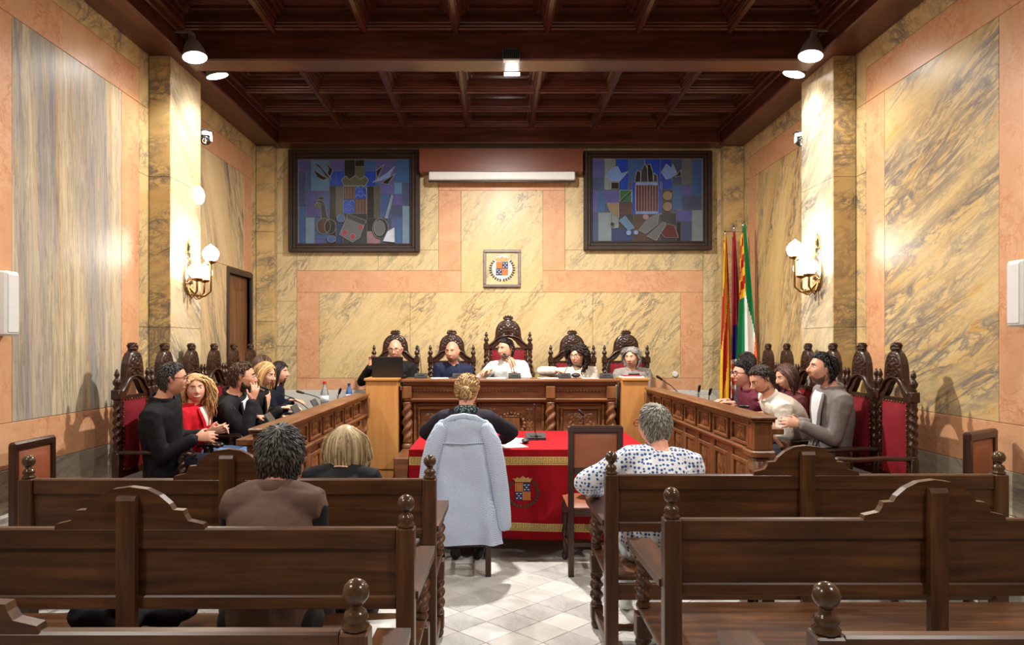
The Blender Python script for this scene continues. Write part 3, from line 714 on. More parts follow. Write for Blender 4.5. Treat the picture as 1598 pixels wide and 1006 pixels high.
# ------------------------------------------------------------------ councillors' desks
def side_desk(sg, xf, y0, y1, zt, label):
    t = thing('council_desk', label, 'desk', (xf, y0, 0), group='councillors desks')
    L = y1 - y0; S = lambda a, b: (min(sg * a, sg * b), max(sg * a, sg * b))
    def bxx(m, a, b, ya, yb, za, zb, bev=.004): x0, x1 = S(a, b); return m.box(x0, x1, ya, yb, za, zb, bev)
    bxx(MB(), -.085, -.015, .03, L, .0, zt - .03).build('body', 'desk_y', t)
    bxx(MB(), -.42, -.085, .62, L, zt - .19, zt - .15).build('worktop', 'desk_y', t)
    bxx(MB(), -.36, -.085, .66, .69, DZ1 + .002, zt - .19).build('side_panel', 'desk_z', t)
    m = MB(); bxx(m, -.105, .055, -.055, L, zt - .018, zt, .006); bxx(m, -.10, .038, -.038, L, zt - .036, zt - .018, .005); bxx(m, -.09, .02, -.02, L, zt - .055, zt - .036, .004); m.build('cornice', 'desk_y', t)
    m = MB(); n = int(L / .03)
    for k in range(n): bxx(m, .012, .03, .05 + k * .03, .068 + k * .03, zt - .052, zt - .038, 0)
    o = m.build('dentils', 'desk_y', t); o['kind'] = 'stuff'
    m = MB(); bxx(m, -.09, .028, -.03, L, zt - .225, zt - .205, .005); bxx(m, -.09, .016, -.018, L, zt - .24, zt - .225, .004); m.build('moulding', 'desk_y', t)
    bxx(MB(), -.09, .02, -.02, L, 0, .16, .006).build('base', 'desk_y', t)
    p = .38; n = int((L - .12) / p); fz0, fz1 = zt - .20, zt - .06; cz0, cz1 = .30, zt - .29
    cme = relief_mesh(.23, cz1 - cz0 - .04, 24, 36, .022, 'desk_z', 'x', sg); fme = relief_mesh(.13, fz1 - fz0 - .05, 18, 10, .016, 'desk_y', 'x', sg)
    for k in range(n):
        ya = .14 + k * p
        m = MB()
        for a, b, c, d in ((ya, ya + .03, cz0, cz1), (ya + .23 + .03, ya + .29, cz0, cz1), (ya + .03, ya + .26, cz1 - .03, cz1), (ya + .03, ya + .26, cz0, cz0 + .03)): bxx(m, -.015, .004, a, b, c, d, .004)
        fr = m.build('panel_frame', 'desk_z', t)
        put('carved_panel', cme, fr, (sg * -.012, ya + .145, (cz0 + cz1) / 2))
        bxx(MB(), -.015, .002, ya + .29, ya + p, .16, zt - .24, .004).build('stile', 'desk_z', t)
        m = MB()
        for a, b, c, d in ((ya, ya + .02, fz0, fz1), (ya + .30, ya + .32, fz0, fz1), (ya + .02, ya + .30, fz1 - .02, fz1), (ya + .02, ya + .30, fz0, fz0 + .02)): bxx(m, -.015, .003, a, b, c, d, .003)
        fr = m.build('frieze_frame', 'desk_y', t); put('carved_panel', fme, fr, (sg * -.012, ya + .16, (fz0 + fz1) / 2))
    bxx(MB(), -.015, .002, .03, .14, .16, zt - .24, .004).build('stile', 'desk_z', t)
    m = MB(); bxx(m, -.085, .022, -.022, .10, zt - .205, zt - .055, .004); bxx(m, -.10, .045, -.045, .12, zt - .245, zt - .205, .008); m.build('end_capital', 'desk_z', t)
    m = MB(); c = (sg * -.03, .035, 0)
    m.lathe([(.05, zt - .245), (.062, zt - .255), (.05, zt - .27), (.058, zt - .29), (.066, zt - .32), (.05, zt - .35), (.045, zt - .37)], 16, c).twist(c, zt - .75, zt - .36, .058, 1.8, 16, 12, .22, sg).lathe([(.05, .3), (.06, .33), (.066, .36), (.055, zt - .74)], 16, c)
    bxx(m, -.085, .02, -.02, .10, .0, .31, .006); m.build('end_column', 'desk_z', t, smooth=True)
    # twisted column also at the far end
    m = MB(); c = (sg * -.02, L + .02, 0); m.twist(c, .3, zt - .25, .05, 3, 14, 12, .22, sg); bxx(m, -.08, .04, L - .02, L + .07, zt - .25, zt - .05, .004); bxx(m, -.08, .04, L - .02, L + .07, 0, .3, .004); m.build('end_column', 'desk_z', t, smooth=True)
    return t
side_desk(1, -1.29, 4.03, 7.0, 1.135, 'long carved wooden desk before the councillors seated by the doorway')
side_desk(-1, 1.56, 4.20, 7.1, 1.185, 'long carved wooden desk before the councillors seated by the flags')

# ------------------------------------------------------------------ presidency desk
pd = thing('presidency_desk', 'carved wooden presidency desk with twisted columns and a carved shield', 'desk', (.16, 7.3, 0))
LX = lambda px, Y=7.3: (px - VX) * Y / F - .16
x0, x1 = LX(628), LX(965); ZT = 1.262
MB().box(LX(635), LX(956), .06, .30, .0, ZT - .03, .004).build('body', 'desk_x', pd)
MB().box(LX(614, 6.67), LX(964), -.63, .06, 0, .545, .012).build('plinth', 'desk_x', pd)
MB().box(x0 + .01, x1 - .01, -.03, .40, ZT - .022, ZT, .006).build('top_board', 'desk_x', pd)
m = MB(); m.box(x0 - .01, x1 + .01, -.05, .10, ZT - .035, ZT - .004, .008).box(x0 + .01, x1 - .01, -.03, .10, ZT - .06, ZT - .035, .006).box(x0 + .03, x1 - .03, -.01, .10, ZT - .075, ZT - .06, .004); m.build('cornice', 'desk_x', pd)
m = MB(); n = int((x1 - x0) / .028)
for k in range(n): m.box(x0 + .01 + k * .028, x0 + .027 + k * .028, -.056, -.045, ZT - .03, ZT - .012)
o = m.build('dentils', 'desk_x', pd); o['kind'] = 'stuff'
m = MB(); m.box(LX(640), LX(951), .01, .10, ZT - .20, ZT - .075, .004).build('frieze', 'desk_x', pd)
cols = [LX(635.5), LX(737), LX(859), LX(953.5)]
m = MB()
for a, b in zip(cols[:-1], cols[1:]):
    n = int((b - a - .13) / .034)
    for k in range(n): m.sphere((a + .075 + k * .034, .005, ZT - .125), (.013, .012, .016), 8, 6)
o = m.build('beading', 'desk_x', pd, smooth='all'); o['kind'] = 'stuff'
m = MB(); m.box(x0 + .02, x1 - .02, -.035, .10, ZT - .225, ZT - .20, .006).box(x0 + .03, x1 - .03, -.02, .10, ZT - .24, ZT - .225, .004); m.build('moulding', 'desk_x', pd)
for x in cols:
    MB().box(x - .048, x + .048, -.045, .06, ZT - .20, ZT - .075, .005).build('capital', 'desk_z', pd)
    m = MB(); c = (x, .005, 0)
    m.lathe([(.045, ZT - .24), (.05, ZT - .25), (.038, ZT - .262)], 16, c).twist(c, .60, ZT - .255, .05, 2.0, 16, 14, .22, 1).lathe([(.04, .6), (.052, .585), (.055, .56), (.055, .545)], 16, c); m.build('twisted_column', 'desk_z', pd, smooth='all')
pm = relief_mesh(.36, .26, 40, 26, .02, 'desk_x', 'y'); sm_ = relief_mesh(.09, .34, 14, 36, .016, 'desk_z', 'y')
pz = (.56, ZT - .25)
for i, (a, b) in enumerate(zip(cols[:-1], cols[1:])):
    a += .06; b -= .06
    for ins, y in ((0, .04), (.05, .028)):
        if i == 1 and ins: continue
        m = MB(); q = .03 if ins == 0 else .018
        A, B, z0, z1 = a + ins, b - ins, pz[0] + ins, pz[1] - ins
        m.box(A, A + q, y, .08, z0, z1, .005).box(B - q, B, y, .08, z0, z1, .005).box(A + q, B - q, y, .08, z1 - q, z1, .005).box(A + q, B - q, y, .08, z0, z0 + q, .005); fr = m.build('panel_frame', 'desk_x', pd)
    if i != 1: put('carved_panel', pm, fr, ((a + b) / 2, .052, (pz[0] + pz[1]) / 2 - .02), scale=((b - a - .15) / .36, 1, 1.05))
    else:
        for px in (768, 827): put('carved_strip', sm_, fr, (LX(px), .052, (pz[0] + pz[1]) / 2))
        cx, cz = LX(798), (pz[0] + pz[1]) / 2 - .01
        m = MB(); m.prism([(cx - .085, cz + .08), (cx + .085, cz + .08), (cx + .085, cz - .05), (cx + .05, cz - .1), (cx, cz - .115), (cx - .05, cz - .1), (cx - .085, cz - .05)], .02, .058)
        for k in range(4): m.box(cx - .07 + k * .02, cx - .06 + k * .02, .013, .03, cz + .0, cz + .07).box(cx + .01 + k * .02, cx + .02 + k * .02, .013, .03, cz - .075, cz - .005)
        for k in range(5): m.sphere((cx - .07 + k * .035, .03, cz + .13 - abs(k - 2) * .008), .02, 8, 6)
        m.loft([(cx - .075, .035, cz + .095), (cx + .075, .035, cz + .095)], [.016, .016], 8)
        for s in (-1, 1):
            for k in range(9):
                a_ = R(-80 + k * 17); m.sphere((cx + s * .135 * math.cos(a_), .042, cz + .01 + .125 * math.sin(a_)), (.02, .018, .024), 8, 6)
        m.build('carved_shield', 'desk_z', fr, smooth=True)
# pine extensions on both sides
def pine(px0, px1, ov0, ov1, label):
    cx = (px0 + px1) / 2; Y = 7.22; xc = (cx - VX) * Y / F; hw = (px1 - px0) / 2 * Y / F
    t = thing('pine_cabinet', label, 'cabinet', (xc, Y, 0), group='pine desk extensions')
    MB().box(-hw, hw, 0, .32, .34, 1.245, .004).build('side', 'pine_z', t)
    MB().box(-hw + .004, hw - .004, .006, .32, 0, .336, .003).build('lower_board', 'pine_z', t)
    MB().box(-hw - ov0, hw + ov1, -.02, .38, 1.247, 1.272, .004).build('top', 'pine_x', t)
pine(570.5, 620.5, .015, .012, 'light pine box with top carrying the black laptop'); pine(970.5, 1012, .0, .015, 'light pine box beside the grey haired woman')

# ------------------------------------------------------------------ emblem (quartered shield, crown, laurels)
plain('em_gold', (206, 150, 60), .6); plain('em_red', (176, 50, 30), .7); plain('em_navy', (26, 34, 84), .6); plain('em_white', (226, 226, 226), .6); plain('em_green', (46, 66, 44), .7); plain('em_crown', (190, 150, 84), .5)
def emblem_parts(style='laurel'):
    """polygons in unit coordinates: shield 1 wide, centred"""
    sh = []
    for (a, b, st) in ((-.5, 0, 1), (0, 0, 0), (-.5, -.56, 0), (0, -.56, 1)):
        if st:
            for k in range(9): sh.append(('em_gold' if k % 2 == 0 else 'em_red', [(a + .5 * k / 9, b), (a + .5 * (k + 1) / 9, b), (a + .5 * (k + 1) / 9, b + .56), (a + .5 * k / 9, b + .56)], 0))
        else:
            sh.append(('em_navy', [(a, b), (a + .5, b), (a + .5, b + .56), (a, b + .56)], 0))
            for cx, cy in ((.13, .43), (.37, .43), (.25, .28), (.13, .13), (.37, .13)):
                sh.append(('em_white', [(a + cx - .09, b + cy + .035), (a + cx, b + cy - .05), (a + cx + .09, b + cy + .035), (a + cx, b + cy + .02)], 1))
    cr = [('em_crown', [(-.5, .62), (.5, .62), (.55, .76), (.66, .86), (.46, .84), (.36, .95), (.22, .86), (0, 1.02), (-.22, .86), (-.36, .95), (-.46, .84), (-.66, .86), (-.55, .76)], 1)]
    la = []
    for s in (-1, 1):
        for k in range(11):
            a = R(-86 + k * 12.5); cx, cy = s * .98 * math.cos(a), -.05 + .92 * math.sin(a)
            for q in (-1, 1):
                tt = a + PI / 2 + q * .55; dx, dy = s * math.cos(tt) * .2, math.sin(tt) * .2; nx, ny = -dy * .32, dx * .32
                la.append(('em_green', [(cx, cy), (cx + dx * .5 + nx, cy + dy * .5 + ny), (cx + dx, cy + dy), (cx + dx * .5 - nx, cy + dy * .5 - ny)], 0))
    return [('emblem_shield', sh), ('emblem_crown', cr), ('emblem_laurel', la)]
def emblem(parent, fn, size, crown=True):
    """fn(x, y, off) -> 3D point; polygons fanned onto the surface"""
    for nm, polys in emblem_parts():
        if nm == 'emblem_crown' and not crown: continue
        mats = sorted(set(p[0] for p in polys)); m = MB()
        for mat, poly, lift in polys:
            m.k = mats.index(mat); vs = [fn(x * size, y * size, .002 + .0015 * lift) for x, y in poly]
            vs2 = [fn(x * size, y * size, 0) for x, y in poly]; n = len(vs)
            a = sum(poly[i][0] * poly[(i + 1) % n][1] - poly[(i + 1) % n][0] * poly[i][1] for i in range(n))
            fs = [tuple(range(n))] + [(i, i + n, (i + 1) % n + n, (i + 1) % n) for i in range(n)]
            if a < 0: fs = [f[::-1] for f in fs]
            m._add(vs + vs2, fs)
        m.build(nm, mats, parent)

# ------------------------------------------------------------------ red clothed table
TX0, TX1, TY0, TY1, TZ = -.66, 1.20, 5.43, 6.63, .80
tb = thing('table', 'long table hidden under the red velvet cloth', 'table', ((TX0 + TX1) / 2, (TY0 + TY1) / 2, 0))
hx, hy = (TX1 - TX0) / 2, (TY1 - TY0) / 2
MB().box(-hx + .02, hx - .02, -hy + .03, hy - .02, TZ - .04, TZ - .006, .004).build('tabletop', 'dark_x', tb)
for sx in (-1, 1):
    for sy in (-1, 1): MB().box(sx * (hx - .1) - .03, sx * (hx - .1) + .03, sy * (hy - .12) - .03, sy * (hy - .12) + .03, 0, TZ - .04, .004).build('leg', 'dark_z', tb)
def hem(u): return .150 - .05 * u + .012 * math.sin(9 * u)
def front(u, v):
    x = TX0 + u * (TX1 - TX0); z = TZ + .004 + (hem(u) - TZ) * v
    diag = math.exp(-((v - (.86 - .45 * (u - .35))) / .10) ** 2) * (1 if u > .1 else 0)
    y = TY0 - .004 - .035 * v * (.5 + .5 * math.sin(7 * u + 1.5)) - .026 * diag * v - .010 * v * math.sin(19 * u + 4 * v) - .012 * v
    return Vector((x, y, z))
def fr_pt(x, z, off=0):
    u = (x - TX0) / (TX1 - TX0); v = (TZ + .004 - z) / (TZ - hem(u)); p = front(u, v); e = .004
    n = (front(u + e, v) - p).cross(front(u, v + e) - p); n.normalize(); n = -n if n.y > 0 else n
    return p + n * off
org = Vector(((TX0 + TX1) / 2, (TY0 + TY1) / 2, 0))
cl = thing('tablecloth', 'red velvet cloth with gold key borders and town arms over the long table', 'tablecloth', org)
m = MB(); m.grid(front, 90, 40, True)
m.grid(lambda u, v: Vector((TX0 + u * (TX1 - TX0), TY0 - .004 + v * (TY1 - TY0), TZ + .004)), 8, 6)
for X0, s in ((TX0, -1), (TX1, 1)):
    m.grid(lambda u, v: Vector((X0 + s * (.03 * v * (.5 + .5 * math.sin(11 * u)) + .02 * v), TY0 - .004 + u * (TY1 - TY0) - (.035 * v if u == 0 else 0), TZ + .004 + (.15 - TZ) * v)), 30, 10, s < 0)
m.build('cloth', 'red_cloth', cl, smooth=True, origin=org)
def strip_band(z0, z1, slope, name):
    m = MB(); m.grid(lambda u, v: fr_pt(TX0 + .002 + u * (TX1 - TX0 - .004), (z0 + (z1 - z0) * v) - slope * u, .003), 110, 2); b = m.build(name, 'gold', cl, origin=org)
    m = MB(); h = z1 - z0; n = 40; L = (TX1 - TX0 - .03) / n
    key = [((.1, .2), (.1, .8)), ((.1, .8), (.75, .8)), ((.75, .8), (.75, .4)), ((.75, .4), (.42, .4)), ((.42, .4), (.42, .6)), ((.1, .2), (1.1, .2))]
    for k in range(n):
        xx = TX0 + .015 + k * L; uu = (xx - TX0) / (TX1 - TX0)
        for (a, b_), (c, d) in key:
            w = .04 * L * 1.4; x0, x1_ = xx + min(a, c) * L - w, xx + max(a, c) * L + w; za, zb = z0 - slope * uu + min(b_, d) * h - w, z0 - slope * uu + max(b_, d) * h + w
            m._add([fr_pt(x0, za, .0042), fr_pt(x1_, za, .0042), fr_pt(x1_, zb, .0042), fr_pt(x0, zb, .0042)], [(0, 1, 2, 3)])
    o = m.build('greek_key', 'gold_dark', b, origin=org); o['kind'] = 'stuff'
strip_band(.687, .750, .0, 'gold_border'); strip_band(.205, .267, .04, 'gold_border')
ec = P(816, 768, 5.39)
emblem(cl, lambda x, y, o: fr_pt(ec.x + x, ec.z + y, o + .003) - org, .118)

# ------------------------------------------------------------------ coat over the chair
t = NT('coat_wool'); v = t.coord(); ck = t.n('ShaderNodeTexChecker'); t.l(v, ck.inputs[0]); ck.inputs['Scale'].default_value = 150; ck.inputs[1].default_value = srgb(206, 215, 230); ck.inputs[2].default_value = srgb(150, 168, 198)
nn = t.noise(v, 60, 3); t.bump(nn, .3, .004); M['coat_wool'] = t.col(ck.outputs[0], .9, 0, .15)
plain('coat_lining', (186, 202, 226), .6)
cx, cy = -.215, 4.90
ct = thing('coat', 'pale blue houndstooth coat draped over the chair of the woman at the red table', 'coat', (cx, cy, 0))
def coat_ring(z, hw, th, seed):
    out = []
    for j in range(48):
        a = 2 * PI * j / 48; f = 1 + (.12 + .9 * max(0, (1.0 - z))) * .35 * math.sin(7 * a + seed + 3 * z)
        ca, sa = math.cos(a), math.sin(a)
        xx = hw * math.copysign(abs(ca) ** .55, ca); yy = th * math.copysign(abs(sa) ** .7, sa) * f - .012
        out.append((xx + (.02 * (1 - z) if ca > 0 else -.005), yy, z))
    return out
m = MB(); prof = [(1.095, .13, .02), (1.085, .165, .032), (1.05, .185, .04), (.98, .188, .045), (.88, .20, .05), (.7, .215, .058), (.5, .235, .07), (.35, .245, .078), (.24, .25, .082)]
m.rings([coat_ring(z, a, b, 1.0) for z, a, b in prof[::-1]], caps=False)
n0 = len(m.v); m.f.append(tuple(range(n0 - 48, n0))); m.mi.append(0)
o = m.build('body', 'coat_wool', ct, smooth='all')
q = o.modifiers.new('sub', 'SUBSURF'); q.levels = q.render_levels = 2
tx = bpy.data.textures.new('coat_folds', 'CLOUDS'); tx.noise_scale = .16; tx.noise_depth = 2
q = o.modifiers.new('folds', 'DISPLACE'); q.texture = tx; q.strength = .045; q.mid_level = .42; q.texture_coords = 'LOCAL'
m = MB(); m.loft([(.15, -.03, 1.04), (.20, -.05, .93), (.225, -.06, .80), (.255, -.055, .62), (.275, -.05, .45), (.28, -.045, .36)], [(.05, .035), (.06, .045), (.062, .045), (.058, .04), (.052, .036), (.05, .034)], 14, side=(1, 0, 0)); m.build('sleeve', 'coat_wool', ct, smooth='all')
m = MB(); m.loft([(-.15, -.03, 1.04), (-.20, -.045, .93), (-.235, -.05, .80), (-.255, -.05, .66), (-.25, -.05, .56)], [(.05, .035), (.06, .045), (.058, .042), (.054, .038), (.05, .036)], 14, side=(1, 0, 0)); m.build('sleeve', 'coat_wool', ct, smooth='all')
m = MB(); m.loft([(-.13, -.03, 1.075), (-.08, -.035, 1.105), (0, -.035, 1.118), (.08, -.035, 1.105), (.13, -.03, 1.075)], [(.012, .022)] * 5, 10, side=(0, 1, 0)); m.build('collar', 'coat_lining', ct, smooth='all')
m = MB(); m.loft([(-.17, -.058, .935), (0, -.066, .93), (.15, -.062, .94)], [.005] * 3, 8); m.build('yoke_seam', 'coat_wool', ct, smooth='all')
# ================================================================== PEOPLE
UP = Vector((0, 0, 1))
def heading(a): a = R(a); return Vector((math.sin(a), math.cos(a), 0)), Vector((math.cos(a), -math.sin(a), 0))
def head_surf(d):
    """d: (n,3) unit directions -> points on the bare skull and face, head frame (x right, y forward, z up)"""
    d = np.asarray(d, float); p = d * np.array([.077, .098, .118])
    t = np.clip(-p[:, 2] / .118, 0, 1)
    p[:, 0] *= 1 - .26 * t ** 1.6
    bk = p[:, 1] < 0
    p[:, 1] = np.where(bk, p[:, 1] * (1 - .45 * t ** 1.2), p[:, 1] * (1 - .06 * t))
    p[:, 0] *= 1 - .10 * np.clip(p[:, 1] / .09, 0, 1) * np.clip(p[:, 2] / .1, 0, 1)
    def g(c, s, amt, ax):
        k = np.exp(-(((p - np.array(c)) / np.array(s)) ** 2).sum(1)); p[:, ax] += k * amt
    g((0, .085, -.105), (.03, .03, .022), .010, 1); g((0, .09, -.05), (.035, .04, .02), .004, 1)
    for s in (-1, 1):
        g((s * .033, .09, .014), (.017, .03, .014), -.012, 1); g((s * .033, .09, .036), (.026, .03, .009), .004, 1)
        g((s * .05, .07, -.02), (.02, .03, .02), .005, 1); g((s * .06, .02, -.075), (.02, .04, .03), s * .006, 0)
    return p
def dirs(nu, nv):
    out = []
    for i in range(nv + 1):
        a = PI * (i + .05) / (nv + .1)
        for j in range(nu): out.append((math.sin(a) * math.cos(2 * PI * j / nu), math.sin(a) * math.sin(2 * PI * j / nu), -math.cos(a)))
    return np.array(out)
HD = dirs(40, 32)
def hairline(d, kind):
    y, z = d[:, 1], d[:, 2]
    lo = np.interp(y, [-1, -.55, -.36, -.2, .08, .2, .34, .5, .62, .8, 1], [-.62, -.58, -.45, .06, .10, .20, .46, .52, .58, .64, .66])
    if kind == 'long': lo = np.interp(y, [-1, -.55, -.25, 0.02, .2, .45, .62, .8, 1], [-.62, -.58, -.42, -.02, .25, .52, .60, .64, .66])
    if kind == 'receding': lo = np.interp(y, [-1, -.55, -.25, .02, .2, .4, .6, 1], [-.6, -.55, -.4, -.02, .45, .72, .82, .9])
    return z - lo
def hairmats(name, rgb):
    out = []
    for i, k in enumerate((.52, 1.0, 1.5)):
        n = '%s_%d' % (name, i); 
        if n not in M:
            t = NT(n); v = t.coord(scale=(6, 6, 1)); f = t.noise(v, 30, 3); c = srgb(*rgb)
            M[n] = t.col(t.ramp(f, [(.3, tuple(min(1, q * k * .8) for q in c[:3]) + (1,)), (.7, tuple(min(1, q * k * 1.15) for q in c[:3]) + (1,))]), .45, 0, .35)
        out.append(n)
    return out
def cloth(name, rgb, var=.10, rough=.8):
    if name in M: return name
    t = NT(name); v = t.coord(); n = t.noise(v, 7, 4); c = srgb(*rgb)
    w = t.noise(v, 260, 2); t.bump(w, .15, .002)
    M[name] = t.col(t.ramp(n, [(.3, tuple(q * (1 - var) for q in c[:3]) + (1,)), (.7, tuple(min(1, q * (1 + var)) for q in c[:3]) + (1,))]), rough, 0, .25); return name
def skin(name, rgb):
    if name in M: return name
    t = NT(name); v = t.coord(); n = t.noise(v, 22, 4); c = srgb(*rgb)
    M[name] = t.col(t.ramp(n, [(.3, (c[0] * .92, c[1] * .86, c[2] * .84, 1)), (.7, c)]), .45, 0, .4)
    t.b.inputs['Subsurface Weight'].default_value = .12; t.b.inputs['Subsurface Radius'].default_value = (.012, .005, .003); t.b.inputs['Subsurface Scale'].default_value = .5
    return name
plain('eye_white', (228, 222, 214), .2, var=.02); plain('iris', (40, 28, 22), .15); plain('lip', (172, 92, 84), .4); plain('teeth', (238, 234, 226), .3, var=.02)
def remesh(o, vox, smooth=3, disp=0, dscale=.1):
    r = o.modifiers.new('remesh', 'REMESH'); r.mode = 'VOXEL'; r.voxel_size = vox; r.use_smooth_shade = True
    if disp:
        tx = bpy.data.textures.get('folds_%g' % dscale) or bpy.data.textures.new('folds_%g' % dscale, 'CLOUDS'); tx.noise_scale = dscale; tx.noise_depth = 2
        dm = o.modifiers.new('folds', 'DISPLACE'); dm.texture = tx; dm.strength = disp; dm.mid_level = .5; dm.texture_coords = 'GLOBAL'
    if smooth: s = o.modifiers.new('smooth', 'SMOOTH'); s.iterations = smooth; s.factor = .5
    return o
def ik(S, W, l1, l2, hint):
    d = W - S; L = d.length
    if L > (l1 + l2) * .985: W = S + d * ((l1 + l2) * .985 / L); d = W - S; L = d.length
    L = max(L, abs(l1 - l2) + .02); a = (l1 * l1 - l2 * l2 + L * L) / (2 * L); h = math.sqrt(max(0, l1 * l1 - a * a))
    u = d.normalized(); q = hint - u * hint.dot(u); q.normalize()
    return S + u * a + q * h, W
def hand(m, W, hd, nrm, curl=.5, ts=1, sc=1.0, spread=1.0):
    """palm, four fingers and a thumb; nrm = palm side, ts = side of the thumb along hd x nrm"""
    hd = hd.normalized(); nrm = (nrm - hd * nrm.dot(hd)).normalized(); sd = hd.cross(nrm) * ts
    m.loft([W - hd * .02 * sc, W + hd * .02 * sc, W + hd * .06 * sc, W + hd * .085 * sc], [(.024 * sc, .019 * sc), (.031 * sc, .016 * sc), (.039 * sc, .0145 * sc), (.037 * sc, .012 * sc)], 14, side=sd)
    for off, L, k in ((.031, .070, .05), (.0105, .080, .0), (-.0105, .074, -.05), (-.0305, .058, -.14)):
        p = W + hd * (.082 + (.004 if abs(off) < .02 else -.004)) * sc + sd * off * sc; d = (hd + sd * k * 2.2 * spread).normalized(); pts = [p - d * .012 * sc, p]; c = curl * (1 + .15 * random.random())
        for s in (.46, .31, .23):
            d = (d * math.cos(c) + nrm * math.sin(c)).normalized() if True else d
            nrm2 = nrm; p = p + d * L * s * sc; pts.append(p); c = curl * .9
            d = (d - sd * d.dot(sd) * .15).normalized()
        m.loft(pts, [.0095 * sc, .0092 * sc, .0088 * sc, .008 * sc, .0066 * sc], 8)
    b = W + hd * .022 * sc + sd * .026 * sc; d1 = (hd * .62 + sd * .66 + nrm * .35).normalized(); d2 = (hd * .9 + sd * .2 + nrm * .45).normalized()
    m.loft([b - d1 * .015 * sc, b + d1 * .022 * sc, b + d1 * .042 * sc, b + d1 * .042 * sc + d2 * .028 * sc], [.014 * sc, .0125 * sc, .0105 * sc, .008 * sc], 8)
TOR = [(-.16, .150, .115), (-.04, .178, .140), (.12, .168, .132), (.3, .150, .116), (.5, .158, .120), (.7, .174, .126), (.86, .172, .110), (.925, .150, .095), (.97, .115, .084), (1.01, .080, .072), (1.06, .060, .060)]
rng = random.Random(11)
def person(label, head, hy, seat, body, face, pitch=0, roll=0, floor_z=0, size=1.0, skinc=(214, 158, 130), hair=None, tops=(), legs=None, shoes=(28, 26, 26), handL=None, handR=None,
           twist=0, glasses=None, beard=None, smile=False, slouch=.03, hintL=None, hintR=None, belly=0.0, sw=1.0, group=None, legspread=.0, kneedir=None, nh=380, neck=1.0, footfwd=.05, hs=1.0, kind_collar=None):
    """head: pixel of the head centre at depth hy; seat: world point under the pelvis; body/face: headings in degrees"""
    skinc = tuple(min(250, int(q * 1.07)) for q in skinc)
    hc0 = P(head[0], head[1], hy); fwd, rt = heading(body); ffw, frt = heading(face); sf, sr = heading(body + twist)
    seat = Vector(seat); base = Vector((seat.x, seat.y, floor_z))
    fp = ffw * math.cos(R(pitch)) - UP * math.sin(R(pitch)); up2 = frt.cross(fp)
    cr, sn = math.cos(R(roll)), math.sin(R(roll)); rx_, uz_ = frt * cr + up2 * sn, up2 * cr - frt * sn
    k = size * hs
    HM = Matrix(((rx_.x * k, fp.x * k, uz_.x * k, hc0.x), (rx_.y * k, fp.y * k, uz_.y * k, hc0.y), (rx_.z * k, fp.z * k, uz_.z * k, hc0.z), (0, 0, 0, 1)))
    hip = seat + UP * .11 * size; 
    nb = hc0 - UP * .150 * size * neck - fwd * .03 * size - (fp - UP * fp.z) * .035 * size
    su = (nb - hip).normalized(); sfw = (sf - su * sf.dot(su)).normalized(); srt = sfw.cross(su)
    def spine(t): return hip + (nb - hip) * t - sfw * slouch * math.sin(PI * min(max(t, 0), 1))
    def ring(t, e, th):     # torso surface
        a = np.interp(t, [q[0] for q in TOR], [q[1] for q in TOR]) * size * sw + e; b = np.interp(t, [q[0] for q in TOR], [q[2] for q in TOR]) * size + e
        bb = b + (belly * math.exp(-((t - .22) / .22) ** 2) if math.cos(th) > 0 else 0) * max(0, math.cos(th))
        return spine(t) + srt * (a * math.sin(th)) + sfw * (bb * math.cos(th))
    def torso(m, e, t0=-.16, t1=1.06):
        ts = [t0 + (t1 - t0) * i / 14 for i in range(15)]
        m.rings([[ring(t, e, 2 * PI * j / 24) for j in range(24)] for t in ts])
    SH = {s: spine(.895) + srt * s * .172 * size * sw + su * .0 for s in (-1, 1)}
    l1, l2 = .285 * size, .255 * size; ARM = {}
    for s, hd, hint in ((-1, handL, hintL), (1, handR, hintR)):
        hp = hd or {}
        W = Vector(hp['at']) if 'at' in hp else SH[s] - UP * .34 + sfw * .24 - srt * s * .04
        hi = Vector(hint) if hint else (-UP * 1.0 - sfw * .6 + srt * s * .12)
        E, W = ik(SH[s], W, l1, l2, hi); fd = (W - E).normalized()
        ARM[s] = (SH[s], E, W, Vector(hp.get('dir', fd * .8 + sfw * .2)), Vector(hp.get('palm', -UP)), hp.get('curl', .35), hp.get('thumb', None))
    def arms(m, e, upto='full', only=None):
        for s in (-1, 1):
            S, E, W = ARM[s][:3]
            if upto == 'none': m.loft([spine(.90) + srt * s * .05 * size, spine(.90) + srt * s * .15 * size * sw], [(.075 * size + e, .07 * size + e), (.06 * size + e, .07 * size + e)], 14, side=su); continue
            m.loft([spine(.905) + srt * s * .06 * size, S, S + (E - S) * .25], [(.07 * size + e, .055 * size + e), (.062 * size + e, .062 * size + e), (.052 * size + e,) * 2], 14, side=su)
            if upto == 'short': m.loft([S, S + (E - S) * .4, S + (E - S) * .72], [.054 * size + e, .05 * size + e, .05 * size + e * 1.6], 14, caps=1); continue
            m.loft([S, S + (E - S) * .5, E], [.054 * size + e, .047 * size + e, .041 * size + e], 14)
            en = W if upto == 'full' else E + (W - E) * .55
            m.loft([E, E + (en - E) * .3, E + (en - E) * .7, en - (W - E).normalized() * (.012 if upto == 'full' else 0)], [.041 * size + e, .042 * size + e, .034 * size + e, (.027 if upto == 'full' else .036) * size + e * 1.2], 14, caps=1)
    # legs
    kd = Vector(kneedir).normalized() if kneedir else fwd; LEG = {}
    for s in (-1, 1):
        hj = hip + rt * s * .085 * size - UP * .01; K = hj + kd * .42 * size + rt * s * legspread + UP * .0
        K.z = max(K.z, floor_z + .46 * size); A = Vector((K.x, K.y, floor_z + .08)) + kd * footfwd; LEG[s] = (hj, K, A)
